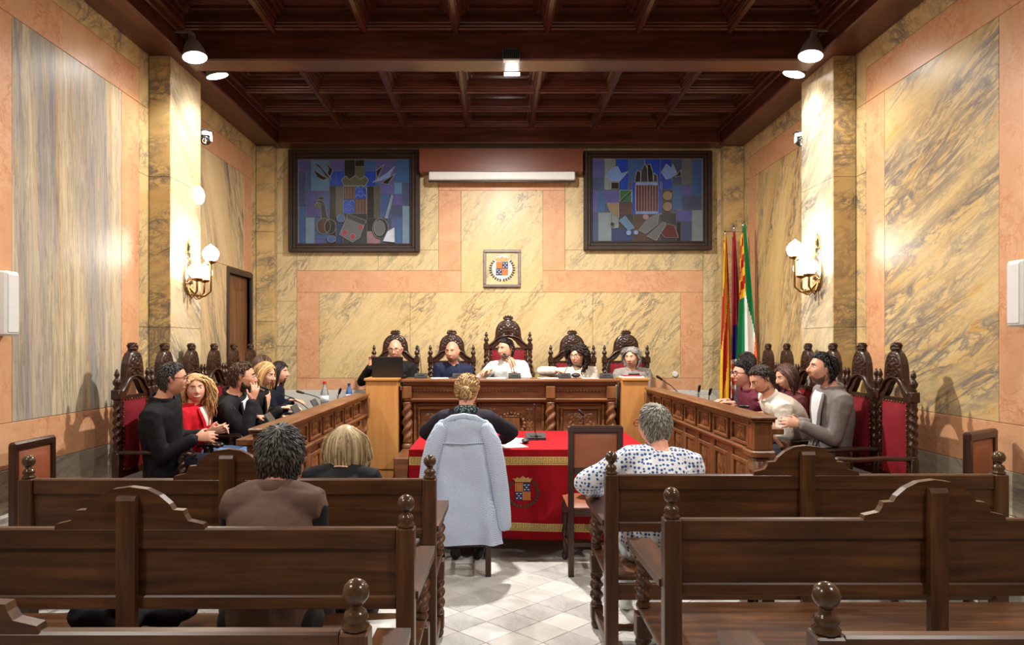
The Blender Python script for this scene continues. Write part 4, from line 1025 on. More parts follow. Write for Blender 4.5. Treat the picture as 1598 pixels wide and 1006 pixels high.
    def legsf(m, e):
        for s in (-1, 1):
            h, K, A = LEG[s]
            m.loft([h, h + (K - h) * .5, K], [.085 * size + e, .075 * size + e, .058 * size + e], 14)
            m.loft([K, K + (A - K) * .3, K + (A - K) * .7, A], [.056 * size + e, .055 * size + e, .043 * size + e, .038 * size + e * 1.4], 14, caps=1)
    # ---- body: one continuous skin surface
    m = MB(); torso(m, 0); arms(m, 0); legsf(m, 0)
    m.loft([nb - su * .05, nb, hc0 + (rx_ * 0 - fp * .018 - uz_ * .06) * k, hc0 - (fp * .01 - uz_ * 0) * k], [(.062 * size, .06 * size), (.055 * size, .056 * size), (.053 * size, .056 * size), (.05 * size, .05 * size)], 16, side=frt)
    hv = head_surf(HD); rings = []
    for i in range(33): rings.append([HM @ Vector(hv[i * 40 + j]) for j in range(40)])
    m.rings(rings)
    m.M = HM
    m.loft([(0, .086, .03), (0, .098, .01), (0, .113, -.012), (0, .116, -.022)], [(.007, .008), (.008, .009), (.0125, .012), (.011, .009)], 10, side=(1, 0, 0))
    for s in (-1, 1):
        m.sphere((s * .010, .104, -.023), .0095, 8, 6)
        m.loft([(s * .074, .004, -.022), (s * .081, -.004, 0), (s * .084, -.008, .022)], [(.006, .010), (.007, .017), (.007, .015)], 8, side=(1, 0, 0))
    m.loft([(-.024, .083, -.054), (0, .0925, -.0535), (.024, .083, -.054)], [(.005, .0045), (.006, .008), (.005, .0045)], 8, side=(0, 1, 0))
    m.M = None
    for s in (-1, 1):
        S, E, W, hd, pn, curl, th = ARM[s]
        hand(m, W, hd, pn, curl, th if th is not None else (1 if s * 1.0 > 0 else -1), size * .98)
        h, K, A = LEG[s]; m.loft([A - kd * .02 - UP * .045, A + kd * .15 - UP * .05], [(.035, .028), (.036, .02)], 10, side=rt)
    o = m.build('person', skin('skin_%d_%d_%d' % skinc, skinc), origin=base); o.location = base; tag(o, label, 'person', group); remesh(o, .0062, 3)
    def child(m, name, mats, **kw): return m.build(name, mats, o, smooth='all', origin=base, **kw)
    # ---- garments
    e0 = .014
    for g in tops:
        kind, rgb = g['kind'], g.get('rgb', (30, 30, 32)); mat = g.get('mat') or cloth('cloth_%d_%d_%d' % rgb, rgb); e = e0 + g.get('e', 0)
        m = MB(); torso(m, e, g.get('t0', -.14), g.get('t1', 1.03)); arms(m, e, g.get('sleeve', 'full'))
        gm = child(m, g.get('name', kind), mat); remesh(gm, .009, 3, g.get('fold', .014), .085)
        def patch(t0, t1, w0, w1, off, name, mt, inner=None, n=12):
            mm = MB()
            for i in (-1, 1) if inner is not None else (0,):
                def fn(u, v):
                    t = t0 + (t1 - t0) * v; wv = w0 + (w1 - w0) * v
                    th = (2 * u - 1) * wv if inner is None else i * (wv * .9 + u * inner * (1 - .5 * v))
                    return ring(t, e + off, th)
                mm.grid(fn, n, 16, i == 1 or i == 0)
            c = child(mm, name, mt); sm = c.modifiers.new('thick', 'SOLIDIFY'); sm.thickness = .005; sm.offset = 0; return c
        if g.get('vneck'):
            t0 = g.get('vdepth', .42); c = g['vneck']; patch(t0, .975, .02, .52, .009, 'shirt_front', cloth('cloth_%d_%d_%d' % c, c) if c != 'skin' else skin('skin_%d_%d_%d' % skinc, skinc))
            patch(t0, .97, .02, .50, .014, 'lapels', mat, inner=.26, n=5)
        if g.get('placket'): patch(.1, .95, .055, .055, .010, 'placket', mat, n=3)
        if g.get('vneck'):
            mm = MB(); mm.loft([nb + su * (.004 + .010 * (1 - math.cos(q))) + srt * (.074 * size * math.sin(q)) + sfw * (.076 * size * math.cos(q)) for q in (R(50) + R(260) * w / 12 for w in range(13))], [(.011, .026)] * 13, 8, side=srt); child(mm, 'collar', mat)
        if not g.get('collar') and not g.get('vneck'):
            mm = MB(); mm.loft([nb - su * .002 + srt * (.066 * size * math.sin(q)) + sfw * (.068 * size * math.cos(q) - .004) - su * (.012 * math.cos(q)) for q in (2 * PI * w / 16 for w in range(17))], [.011] * 17, 8, caps=0); child(mm, 'neckband', mat)
        if g.get('collar'):
            c = g['collar']; mm = MB(); pts = []; cm = cloth('cloth_%d_%d_%d' % c, c) if isinstance(c, tuple) else c
            for q in range(15):
                th = R(22) + (2 * PI - R(44)) * q / 14; ce = nb + su * (.002 + .022 * (1 - math.cos(th)) * .5)
                pts.append(ce + srt * (.070 * size * math.sin(th)) + sfw * ((.074 * size) * math.cos(th) + .002))
            mm.loft(pts, [(.010, .034)] * 15 if isinstance(c, tuple) else [(.028, .034)] * 15, 8, side=srt); child(mm, 'collar', cm)
    if legs is not None:
        m = MB(); legsf(m, .012); m.loft([hip - UP * .02 + rt * -.1, hip - UP * .02 + rt * .1], [(.11 * size,) * 2] * 2, 14)
        remesh(child(m, 'trousers', cloth('cloth_%d_%d_%d' % legs, legs)), .011, 3, .02, .1)
        for s in (-1, 1):
            h, K, A = LEG[s]; m = MB(); m.loft([A - kd * .035 - UP * .035, A + kd * .03 - UP * .03, A + kd * .11 - UP * .045, A + kd * .19 - UP * .055], [(.042, .042), (.044, .046), (.046, .032), (.038, .022)], 12, side=rt)
            child(m, 'shoe', cloth('cloth_%d_%d_%d' % shoes, shoes))
    # ---- face details
    m = MB(); m.M = HM
    for s in (-1, 1): m.k = 0; m.sphere((s * .032, .0725, .0135), (.0135, .0125, .0085), 10, 8); m.k = 1; m.sphere((s * .032, .0806, .0135), (.0058, .0052, .0058), 8, 6)
    child(m, 'eyes', ['eye_white', 'iris'])
    m = MB(); m.M = HM; m.loft([(-.0235, .0835, -.0535), (-.01, .0945, -.0515), (.01, .0945, -.0515), (.0235, .0835, -.0535)], [(.0025, .0025), (.0045, .005), (.0045, .005), (.0025, .0025)], 8)
    m.loft([(-.018, .0865, -.058), (0, .0945, -.060), (.018, .0865, -.058)], [(.003, .003), (.0045, .005), (.003, .003)], 8); child(m, 'lips', 'lip')
    if smile:
        m = MB(); m.M = HM; m.loft([(-.025, .0845, -.0525), (-.013, .0958, -.0550), (0, .0990, -.0560), (.013, .0958, -.0550), (.025, .0845, -.0525)], [(.002, .002), (.003, .0045), (.003, .005), (.003, .0045), (.002, .002)], 8, side=(0, 1, 0)); child(m, 'teeth', 'teeth')
    hair = hair or {}; hk = hair.get('kind'); hrgb = hair.get('rgb', (40, 30, 26)); hm = hairmats('hair_%d_%d_%d' % hrgb, hrgb)
    m = MB(); m.M = HM; eb = hairmats('brow_%d_%d_%d' % (hair.get('brow', hrgb)), hair.get('brow', hrgb))[0]
    for s in (-1, 1): m.loft([(s * .014, .0935, .033), (s * .03, .0925, .038), (s * .048, .081, .034)], [(.003, .003), (.0035, .0035), (.0018, .002)], 6)
    child(m, 'eyebrows', eb)
    if beard:
        bd = HD; y, z = bd[:, 1], bd[:, 2]; hvb = head_surf(bd)
        lo = np.interp(y, [-1, -.1, .05, .3, .6, .8, 1], [-2, -2, -.12, -.42, -.56, -.44, -.38]); msk = np.clip((lo - z) / .12, 0, 1)
        mouth = np.exp(-(((hvb - np.array([0, .09, -.056])) / np.array([.024, .05, .0085])) ** 2).sum(1)); msk = np.clip(msk - 1.4 * mouth, 0, 1) * (z > -.97)
        nr = bd / np.linalg.norm(bd, axis=1)[:, None]; pv = hvb + nr * (-.005 + (.005 + beard.get('th', .007)) * msk)[:, None]
        m = MB(); m.M = HM; m.rings([[Vector(pv[i * 40 + j]) for j in range(40)] for i in range(33)]); bm = hairmats('beard_%d_%d_%d' % beard['rgb'], beard['rgb'])[1]; child(m, 'beard', bm)
    if glasses:
        m = MB(); m.M = HM; gx, gz, gr = .0345, .012, glasses.get('r', .0023)
        for s in (-1, 1):
            ring_ = [Vector((s * gx + .0275 * math.copysign(abs(math.cos(a)) ** .6, math.cos(a)), .102 - .16 * abs(.0275 * math.cos(a) + s * 0) * (1 if s * math.cos(a) > 0 else 0), gz + .0185 * math.copysign(abs(math.sin(a)) ** .7, math.sin(a)))) for a in (2 * PI * q / 20 for q in range(21))]
            m.loft(ring_, [gr] * 21, 6, caps=0); m.loft([(s * .062, .096, gz + .006), (s * .079, .05, gz + .006), (s * .086, -.004, gz + .004), (s * .085, -.02, gz - .012)], [gr * 1.2] * 4, 6)
        m.loft([(-.008, .104, gz + .004), (0, .106, gz + .006), (.008, .104, gz + .004)], [gr] * 3, 6); child(m, 'glasses', plain('glasses_%d_%d_%d' % glasses['rgb'], glasses['rgb'], .3))
    if hk:
        th = hair.get('th', .012); hvb = head_surf(HD); dl = hairline(HD, hair.get('line', hk)); msk = np.clip(dl / .22 + .15, 0, 1)
        pv = hvb + HD * (-.006 + (.006 + th) * msk)[:, None]
        m = MB(); m.M = HM; m.k = 1; m.rings([[Vector(pv[i * 40 + j]) for j in range(40)] for i in range(33)])
        L0 = hair.get('len', .04); crown = Vector(hair.get('crown', (0, -.035, .11))); comb = Vector(hair.get('comb', (0, 0, 0))); grav = hair.get('grav', 0); lift = hair.get('lift', .006); wv = hair.get('wave', 0)
        cnt = 0; tries = 0; bun = hair.get('bun')
        while cnt < hair.get('n', nh) and tries < 9000:
            tries += 1
            d = Vector((rng.gauss(0, 1), rng.gauss(0, 1), rng.gauss(0, 1))).normalized(); da = np.array([d])
            if hairline(da, hair.get('line', hk))[0] < .02: continue
            cnt += 1; p = Vector(head_surf(da)[0]) + d * (th * .6); pts = [p.copy()]; n = hair.get('seg', 5); L = L0 * rng.uniform(.75, 1.2); lf = lift * rng.uniform(.4, 1.4)
            fl = (d - (crown.normalized() * d.dot(crown.normalized()) if False else Vector())) ; ph = rng.uniform(0, 6.28); jit = Vector((rng.gauss(0, .16), rng.gauss(0, .16), rng.gauss(0, .16))) * hair.get('jit', 1)
            for q in range(n):
                dd = p.normalized(); f = (Vector(bun) - p) if bun else (p - crown); f = (f - dd * f.dot(dd)); f = f.normalized() if f.length > 1e-4 else dd.orthogonal()
                below = max(0, (.075 - p.z) / .06) if grav else 0; gl = HM.to_3x3().inverted() @ Vector((0, 0, -1)); gl.normalize()
                if not grav and not bun and dd.y > .25: f = (f * .25 + Vector((0, -1, .25))).normalized()
                if grav and dd.y > .1: f = (f * .5 + Vector((math.copysign(1.0, p.x if abs(p.x) > .004 else d.x), -.55, 0))).normalized()
                f = (f + comb + jit + gl * grav * (.5 + min(4, below * 2)) - Vector((p.x, p.y, 0)) * (4 if grav and p.z < -.06 else 0)).normalized()
                if wv: f = (f + dd * wv * math.sin(ph + q * 2.2) + dd.cross(f) * wv * math.cos(ph + q * 1.7)).normalized()
                p = p + f * (L / n); u = p.normalized(); s0 = Vector(head_surf(np.array([u]))[0]).length + th * .55 + lf * (q + 1) / n
                rr = p.length
                if rr < s0: p = u * s0
                elif not grav and not wv: p = u * min(rr, s0 + lf)
                if grav and p.z < .062 and p.y > .015: p.x = math.copysign(max(abs(p.x), .076), p.x if abs(p.x) > 1e-4 else d.x); p.y = min(p.y, .045 + .02 * rng.random())
                pts.append(p.copy())
            m.k = rng.choice((0, 1, 1, 2)); wd = hair.get('w', .0062) * rng.uniform(.7, 1.3)
            m.loft(pts, [(wd * .8, wd * .45)] + [(wd, wd * .5)] * (len(pts) - 2) + [(wd * .25, wd * .15)], 5, caps=0)
        if bun:
            bc = Vector(bun)
            m.k = 1; m.sphere(bc, .038, 12, 8)
            for q in range(40):
                ax = Vector((rng.gauss(0, 1), rng.gauss(0, 1), rng.gauss(0, 1))).normalized(); a = ax.orthogonal().normalized(); b = ax.cross(a); r0 = rng.uniform(.036, .05); s0 = rng.uniform(0, 6)
                m.k = rng.choice((0, 1, 2)); m.loft([bc + (a * math.cos(s0 + w * .5) + b * math.sin(s0 + w * .5)) * r0 + ax * rng.uniform(-.006, .006) for w in range(7)], [.003, .006, .007, .007, .007, .006, .003], 5)
        child(m, 'hair', hm)
    return o
SHORT = dict(kind='short', len=.034, th=.006, w=.004, n=800, lift=.006, jit=1.1)
def short(rgb, **k): return dict(SHORT, rgb=rgb, **k)
def longh(rgb, L=.28, **k): return dict(dict(kind='long', rgb=rgb, len=L, grav=1.0, th=.014, lift=.012, seg=8, w=.007, n=650, jit=.5), **k)
def PH(px, py, Y, **k): return dict(at=P(px, py, Y), **k)

# ---- presidency (facing the hall)
SZ = DZ2 + .45
person('bald man in glasses and black sweater behind the laptop, one hand raised', (617, 546), 7.93, (-1.14, 8.10, SZ), 180, 183, 8, floor_z=DZ2, skinc=(206, 152, 128), hair=dict(brow=(90, 70, 60)),
       tops=[dict(kind='sweater', rgb=(22, 22, 24))], legs=(26, 30, 34), glasses=dict(rgb=(46, 36, 34)), handR=PH(579, 571, 7.78, dir=(.1, 0, 1), palm=(.6, -1, 0), curl=.7), hintR=(-.7, .2, -.8), footfwd=-.2)
person('bald bearded man in a navy polo shirt glancing sideways', (706, 549), 7.93, (-.50, 8.10, SZ), 180, 196, 6, floor_z=DZ2, skinc=(196, 142, 116), hair=dict(brow=(40, 30, 26)), beard=dict(rgb=(140, 102, 86), th=.002),
       tops=[dict(kind='polo_shirt', rgb=(30, 36, 62), collar=(30, 36, 62), placket=1)], legs=(30, 34, 44), footfwd=-.2)
person('dark haired man in a white shirt speaking with fingers at his chin', (789, 545), 7.90, (.16, 8.10, SZ), 180, 222, 4, floor_z=DZ2, skinc=(200, 148, 122), hair=short((34, 26, 24), lift=.014, comb=(0, .2, .2), n=800),
       tops=[dict(kind='shirt', rgb=(222, 222, 220), collar=(226, 226, 224), placket=1)], legs=(40, 44, 60), handL=PH(801, 575, 7.66, dir=(-.25, 0, 1), palm=(-.4, .6, .2), curl=.5), hintL=(.8, 0, -1), handR=PH(764, 577, 7.72, dir=(-.8, -.6, -.1), curl=.6), hintR=(-.5, .4, -.5), footfwd=-.2, beard=dict(rgb=(120, 92, 78), th=.002))
person('woman with dark curly hair and glasses in a cream blouse', (901, 556), 7.92, (.97, 8.10, SZ), 180, 214, 4, floor_z=DZ2, size=.95, skinc=(214, 164, 138), hair=dict(kind='long', rgb=(44, 30, 26), len=.20, grav=.55, th=.022, lift=.05, seg=9, w=.011, n=520, wave=.9, jit=1.6, comb=(0, -.3, 0)),
       tops=[dict(kind='blouse', rgb=(222, 210, 194), collar=(226, 216, 202), placket=1)], legs=(40, 40, 44), glasses=dict(rgb=(70, 40, 36)), handR=PH(868, 578, 7.74, dir=(.9, -.2, -.2)), hintR=(-1.4, .2, .1), footfwd=-.2)
person('grey haired woman in a grey blazer and black top', (986, 558), 7.93, (1.57, 8.10, SZ), 180, 212, 6, floor_z=DZ2, size=.94, skinc=(216, 164, 138), hair=dict(kind='long', rgb=(150, 146, 140), brow=(110, 100, 92), len=.10, grav=.4, th=.016, lift=.014, seg=6, w=.006, n=700, jit=.9, wave=.3),
       tops=[dict(kind='blazer', rgb=(150, 142, 136), vneck=(30, 26, 28), vdepth=.35)], legs=(44, 44, 48), footfwd=-.2)

# ---- councillors on the door side (facing +x)
SZ1 = DZ1 + .47
person('man in a black shirt and red rimmed glasses with clasped hands', (268, 592), 5.02, (-2.38, 5.15, SZ1), 88, 66, 4, floor_z=DZ1, skinc=(200, 146, 120), hair=short((62, 56, 54), brow=(50, 44, 42), len=.03, n=900), belly=.05, sw=1.06,
       tops=[dict(kind='shirt', rgb=(20, 20, 23), collar=(20, 20, 23))], legs=(24, 26, 38), glasses=dict(rgb=(110, 34, 30), r=.003), handR=PH(306, 683, 4.96, dir=(1, .35, .1), palm=(-.1, .9, -.3), curl=.45), handL=PH(316, 679, 5.10, dir=(1, -.35, 0), palm=(0, -1, -.2), curl=.5), nh=520)
person('smiling woman with long wavy blonde hair in a red blazer', (305, 606), 5.58, (-2.36, 5.66, SZ1), 92, 150, 4, -4, floor_z=DZ1, size=.95, skinc=(222, 170, 142), hair=longh((198, 156, 104), .34, wave=.35, brow=(140, 100, 70)), smile=True,
       tops=[dict(kind='blazer', rgb=(190, 14, 34), vneck=(228, 214, 206), vdepth=.25)], legs=(92, 124, 168), handR=PH(326, 673, 5.38, dir=(1, .2, .15), palm=(0, .8, .4), curl=.3), handL=PH(338, 668, 5.48, dir=(.9, -.35, .1), palm=(0, -.8, -.5), curl=.4))
person('bearded man in a dark blazer and glasses raising a hand to his face', (377, 588), 5.98, (-2.32, 6.16, SZ1), 90, 72, 6, floor_z=DZ1, skinc=(206, 150, 124), hair=short((84, 58, 42), n=800, lift=.010), beard=dict(rgb=(52, 40, 36), th=.009), glasses=dict(rgb=(176, 160, 150), r=.0016),
       tops=[dict(kind='blazer', rgb=(26, 26, 30), vneck=(216, 222, 232), vdepth=.3)], legs=(30, 32, 40), handR=PH(394, 624, 5.80, dir=(.25, .1, 1), palm=(-.7, .5, 0), curl=.35), hintR=(.2, -.3, -1), handL=PH(402, 650, 6.12, dir=(1, 0, 0)), hs=1.06)
person('blonde woman in a black low cut top looking down', (413, 584), 6.52, (-2.32, 6.66, SZ1), 90, 104, 16, floor_z=DZ1, size=.95, skinc=(222, 172, 146), hair=longh((190, 150, 98), .22, brow=(130, 94, 66), comb=(0, -.25, 0)),
       tops=[dict(kind='top', rgb=(24, 22, 24), vneck='skin', vdepth=.5)], legs=(26, 26, 30), handR=PH(440, 636, 6.36, dir=(1, 0, 0)), handL=PH(448, 634, 6.6, dir=(1, 0, 0)))
person('brown haired woman mostly hidden by the blonde woman in black', (409, 572), 7.08, (-2.38, 7.16, SZ1), 90, 60, 4, floor_z=DZ1, size=.95, skinc=(216, 166, 140), hair=longh((88, 64, 50), .2), tops=[dict(kind='blouse', rgb=(40, 36, 40))], legs=(30, 30, 36))
person('dark haired woman in a navy jacket leaning on the desk by the rear wall', (435, 581), 7.50, (-2.38, 7.66, SZ1), 90, 96, 4, floor_z=DZ1, size=.96, skinc=(220, 168, 142), hair=longh((44, 34, 32), .24, brow=(44, 34, 32), comb=(0, -.3, 0)),
       tops=[dict(kind='jacket', rgb=(24, 26, 42))], legs=(30, 30, 40), handR=PH(452, 624, 7.42, dir=(1, -.1, 0)), handL=PH(458, 624, 7.6, dir=(1, -.2, -.1)))

# ---- councillors on the flag side (facing -x)
person('bearded man in a grey blazer and white T-shirt with folded hands', (1284, 576), 5.27, (2.52, 5.34, SZ1), 270, 270, -4, floor_z=DZ1, skinc=(198, 146, 120), hair=short((36, 30, 30), n=900, wave=.4, len=.045, lift=.014), beard=dict(rgb=(112, 84, 72), th=.003),
       tops=[dict(kind='blazer', rgb=(118, 110, 106), vneck=(222, 222, 224), vdepth=.2)], legs=(26, 28, 34), handL=PH(1248, 662, 5.18, dir=(-1, .2, .2), palm=(0, .9, -.3), curl=.5), handR=PH(1246, 658, 5.36, dir=(-1, -.3, 0), palm=(0, -.9, 0), curl=.5), nh=520)
person('man in a cream polo shirt bending forward and reading', (1190, 592), 5.68, (2.48, 5.80, SZ1), 270, 264, 30, floor_z=DZ1, skinc=(206, 152, 126), hair=short((58, 44, 38), n=800), beard=dict(rgb=(150, 108, 92), th=.002),
       tops=[dict(kind='polo_shirt', rgb=(224, 214, 200), sleeve='short', collar=(226, 218, 206))], legs=(60, 60, 70), handL=PH(1196, 652, 5.60, dir=(-1, .3, .1), palm=(0, .4, -1), curl=.35), handR=PH(1186, 645, 5.86, dir=(-1, 0, 0)), slouch=.07, hintL=(.5, -.4, -1))
person('woman with long brown hair hidden behind the man in the cream polo', (1228, 588), 6.18, (2.46, 6.25, SZ1), 270, 262, 18, floor_z=DZ1, size=.94, skinc=(214, 164, 138), hair=longh((74, 48, 38), .22), tops=[dict(kind='top', rgb=(90, 40, 44))], legs=(40, 40, 46))
person('man with dark curly hair and glasses in a maroon shirt', (1160, 584), 6.56, (2.46, 6.71, SZ1), 270, 262, 2, floor_z=DZ1, skinc=(210, 152, 130), hair=dict(kind='short', rgb=(30, 24, 24), len=.05, th=.012, lift=.016, wave=.7, n=800, jit=1.4, w=.005), glasses=dict(rgb=(70, 36, 36), r=.003),
       tops=[dict(kind='shirt', rgb=(92, 34, 48), sleeve='short', collar=(92, 34, 48))], legs=(36, 36, 44), handL=PH(1142, 628, 6.56, dir=(-1, .3, 0)), handR=PH(1134, 624, 6.76, dir=(-1, -.2, 0)), sw=1.0, belly=.04)
person('man with cropped dark hair hidden behind the man in maroon', (1165, 568), 7.08, (2.46, 7.17, SZ1), 270, 335, 0, floor_z=DZ1, skinc=(204, 150, 124), hair=short((44, 36, 34), len=.02), tops=[dict(kind='shirt', rgb=(60, 60, 70))], legs=(36, 36, 44))

# ---- the public
SB = .455
VEST = (100, 76, 66)
person('man with tousled dark grey hair in a brown vest over a black sweater', (437, 712), 2.86, (-.868, 2.74, SB), 0, -4, 2, skinc=(198, 138, 116), hair=dict(kind='short', rgb=(82, 80, 78), len=.045, th=.010, lift=.012, n=1500, jit=.9, w=.0038, wave=.15),
       tops=[dict(kind='sweater', rgb=(20, 20, 24)), dict(kind='vest', rgb=VEST, sleeve='none', e=.014, collar=VEST, fold=.018, t1=1.035)], legs=(44, 42, 42), nh=900, slouch=.04, neck=.9, sw=.84)
person('woman with straight highlighted blonde bob in a black jacket', (539, 697), 3.78, (-.81, 3.64, SB), 0, 6, 2, size=.9, skinc=(216, 166, 140), hair=dict(kind='long', rgb=(178, 156, 120), len=.235, grav=1.1, th=.016, lift=.010, seg=9, w=.0065, n=1700, jit=.45),
       tops=[dict(kind='jacket', rgb=(18, 18, 22))], legs=(30, 30, 34), slouch=.05, neck=.88)
t = NT('polka_fabric'); v = t.coord(); vo = t.n('ShaderNodeTexVoronoi'); t.l(v, vo.inputs['Vector']); vo.inputs['Scale'].default_value = 48; vo.inputs['Randomness'].default_value = .4
M['polka_fabric'] = t.col(t.ramp(vo.outputs['Distance'], [(.36, srgb(52, 92, 150)), (.41, srgb(228, 230, 236))]), .8, 0, .2)
person('woman with short grey hair and red glasses in a white top with blue polka dots', (1021, 664), 3.88, (.86, 3.78, SB), 2, -32, 2, size=.97, skinc=(214, 156, 132), hair=dict(kind='short', rgb=(150, 146, 136), len=.04, th=.010, lift=.008, n=1500, w=.0036, jit=.6, comb=(0, .1, 0)),
       tops=[dict(kind='blouse', mat='polka_fabric', t0=-.2, fold=.022, e=.008)], legs=(200, 206, 214), shoes=(226, 226, 222), glasses=dict(rgb=(150, 34, 40), r=.003), handL=dict(at=(.60, 4.10, .77), dir=(.2, 1, .1)), hintL=(-1.2, -.3, -.3), slouch=.05, belly=.04, sw=1.0, nh=900, footfwd=.12)
t = NT('scarf_fabric'); v = t.coord(); vo = t.n('ShaderNodeTexVoronoi'); t.l(v, vo.inputs['Vector']); vo.inputs['Scale'].default_value = 70
M['scarf_fabric'] = t.col(t.ramp(vo.outputs['Distance'], [(.2, srgb(150, 164, 160)), (.5, srgb(40, 54, 58))]), .85, 0, .2)
person('woman with a blonde bun and patterned scarf writing at the red table', (729, 611), 5.18, (-.21, 5.10, .50), 0, 10, 14, size=.97, skinc=(216, 164, 140), hair=dict(kind='short', rgb=(176, 140, 92), len=.10, th=.02, lift=.014, n=900, w=.005, seg=7, bun=(0.015, -.125, -.03), jit=.5),
       tops=[dict(kind='sweater', t0=-.02, rgb=(34, 30, 42), collar='scarf_fabric')], legs=(28, 28, 32), shoes=(34, 32, 32), handR=dict(at=(.06, 5.52, .865), dir=(-.3, 1, -.1), curl=.4), hintR=(1, -.5, .1), handL=dict(at=(-.46, 5.54, .865), dir=(.3, 1, -.1)), hintL=(-1, -.5, .1), slouch=.01, footfwd=-.18, kneedir=(0, 1, 0))
# ================================================================== FITTINGS AND SMALL THINGS
def align(d):
    return Vector(d).normalized().to_track_quat('Z', 'Y').to_matrix().to_4x4()
# ------------------------------------------------------------------ ceiling spots
def spot(loc, aim, label, watts):
    loc = Vector(loc); d = (Vector(aim) - loc).normalized()
    t = thing('spotlight', label, 'spotlight', loc, group='ceiling spotlights')
    A = align(d)
    m = MB(); m.M = A; m.lathe([(.018, -.17), (.028, -.165), (.03, -.12), (.045, -.10), (.08, -.03), (.098, .03), (.1, .045), (.094, .046), (.09, .035)], 20); m.build('housing', 'grey_metal', t, smooth=True)
    m = MB(); m.M = A; m.lathe([(.001, .038), (.092, .038), (.092, .044), (.001, .046)], 20); m.build('lens', 'lamp_glow', t)
    top = A @ Vector((0, 0, -.15)); m = MB(); m.loft([top, top + Vector((0, 0, .03)), Vector(((CX0 - .02 if loc.x < 0 else CX1 + .02) - loc.x, top.y, top.z + .035))], [.012, .012, .012], 8); m.build('bracket', 'grey_metal', t, smooth='all')
    l = lamp_light('spot_light', 'SPOT', loc + d * .06, watts, loc + d * 2, size=.075, angle=150, blend=.7)
    return t
spot(P(303, 82, 5.76), (-1.7, 5.25, 0), 'grey bell spotlight in front of the beam above the sconce near the door', SPOT_W)
spot(P(337, 111, 6.30), (-1.5, 6.9, 0), 'grey bell spotlight behind the beam on the doorway side', SPOT_W)
spot(P(1266, 80, 5.76), (1.8, 5.25, 0), 'grey bell spotlight in front of the beam on the flag side', SPOT_W)
spot(P(1241, 108, 6.30), (1.6, 6.7, 0), 'grey bell spotlight behind the beam on the flag side', SPOT_W)
for y, ay, lb in ((3.20, 2.8, 'added unseen spotlight on the second beam above the public benches'), (.6, .2, 'added unseen spotlight on the third beam behind the public benches')):  # unseen spots added to brighten the benches and the backs of the public
    for x, ls in ((-2.42, 'doorway side'), (2.52, 'flag side')): spot((x, y, 4.02), (x * .15, ay + 1.2, .4), lb + ', ' + ls, HALL_W)
# ------------------------------------------------------------------ floodlights on the cross beam
def flood(px, py, Y, sy, lit, label):
    c = P(px, py, Y); t = thing('floodlight', label, 'floodlight', c)
    MB().box(-.075, .075, -.03, .03, -.03, .05, .006).build('housing', 'black_plastic', t)
    for k in range(9): MB().box(-.07 + k * .0165, -.064 + k * .0165, -.042 if sy < 0 else .03, -.03 if sy < 0 else .042, -.02, .048, 0).build('fin', 'dark_grey', t)
    MB().box(-.068, .068, -.028, .028, -.044, -.03, .003).build('lens', 'lamp_glow' if lit else 'white_plastic', t)
    MB().box(-.05, .05, -sy * .03 - .006, -sy * .03 + .006, .0, .08, .003).build('bracket', 'dark_grey', t)
    return c
flood(798, 88, 5.88, -1, False, 'small black finned floodlight on the front of the ceiling beam')
c = flood(799, 109, 6.21, 1, True, 'lit floodlight on the rear of the ceiling beam')
lamp_light('flood_light', 'AREA', (c.x, c.y, c.z - .05), FLOOD_W, (c.x, c.y + .15, 0), size=.14)
lamp_light('flood_spill', 'POINT', (c.x, c.y + .08, c.z - .08), 5, size=.05)
# ------------------------------------------------------------------ sconces
def sconce(x, y, z, s, label):
    t = thing('wall_sconce', label, 'wall lamp', (x, y, z), group='glass globe sconces')
    def fr(v): return Vector((s * v[0], v[1], v[2]))
    pts = [(0, .30), (.035, .25), (.06, .17), (.075, .08), (.08, -.02), (.075, -.1), (.05, -.16), (0, -.2)]
    m = MB(); out = pts + [(-a, b) for a, b in pts[::-1][1:-1]]; m.prism([(a, b) for a, b in out], 0.0, s * .012, 'yz'); m.build('backplate', 'chrome', t)
    m = MB()
    for i in range(len(out)): a, b = out[i], out[(i + 1) % len(out)]; m.loft([fr((.014, a[0], a[1])), fr((.014, b[0], b[1]))], [.006, .006], 6)
    for k in range(5): m.loft([fr((.016, -.04 + .01 * k, -.1 + .07 * k)), fr((.03, 0, -.07 + .07 * k)), fr((.016, .04 - .01 * k, -.1 + .07 * k))], [.005] * 3, 6)
    m.build('filigree', 'brass', t, smooth='all')
    for (gx, gy, gz) in ((.12, -.075, 0), (.12, .075, 0), (.21, 0, .16)):
        m = MB(); m.loft([fr((.01, gy * .2, -.12)), fr((gx * .4, gy * .6, -.20)), fr((gx * .75, gy, -.21)), fr((gx, gy, -.17)), fr((gx, gy, gz - .075))], [.009, .009, .009, .009, .012], 8)
        m.loft([fr((gx * .3, gy * .5, -.2)), fr((gx * .5, gy * .7, -.235)), fr((gx * .7, gy * .9, -.215)), fr((gx * .55, gy * .8, -.19))], [.007] * 4, 6); a = m.build('arm', 'brass', t, smooth='all')
        m = MB(); m.lathe([(.015, -.085), (.045, -.072), (.05, -.06), (.03, -.055)], 14, fr((gx, gy, gz))); m.build('cup', 'brass', a, smooth='all')
        m = MB(); m.lathe([(.028, -.065), (.058, -.04), (.072, 0), (.068, .03), (.062, .035), (.05, .055), (.03, .072), (.012, .082), (.006, .092)], 18, fr((gx, gy, gz))); m.build('globe', 'globe_glow', t, smooth='all')
        lamp_light('globe_light', 'POINT', t.location + fr((gx + .0, gy, gz + .13)), SCONCE_W / 3, color=(1, .93, .82), size=.06)
sconce(XL + .18, 6.28, P(0, 425, 6.28).z, 1, 'brass sconce with three lit glass globes on the pilaster by the doorway')
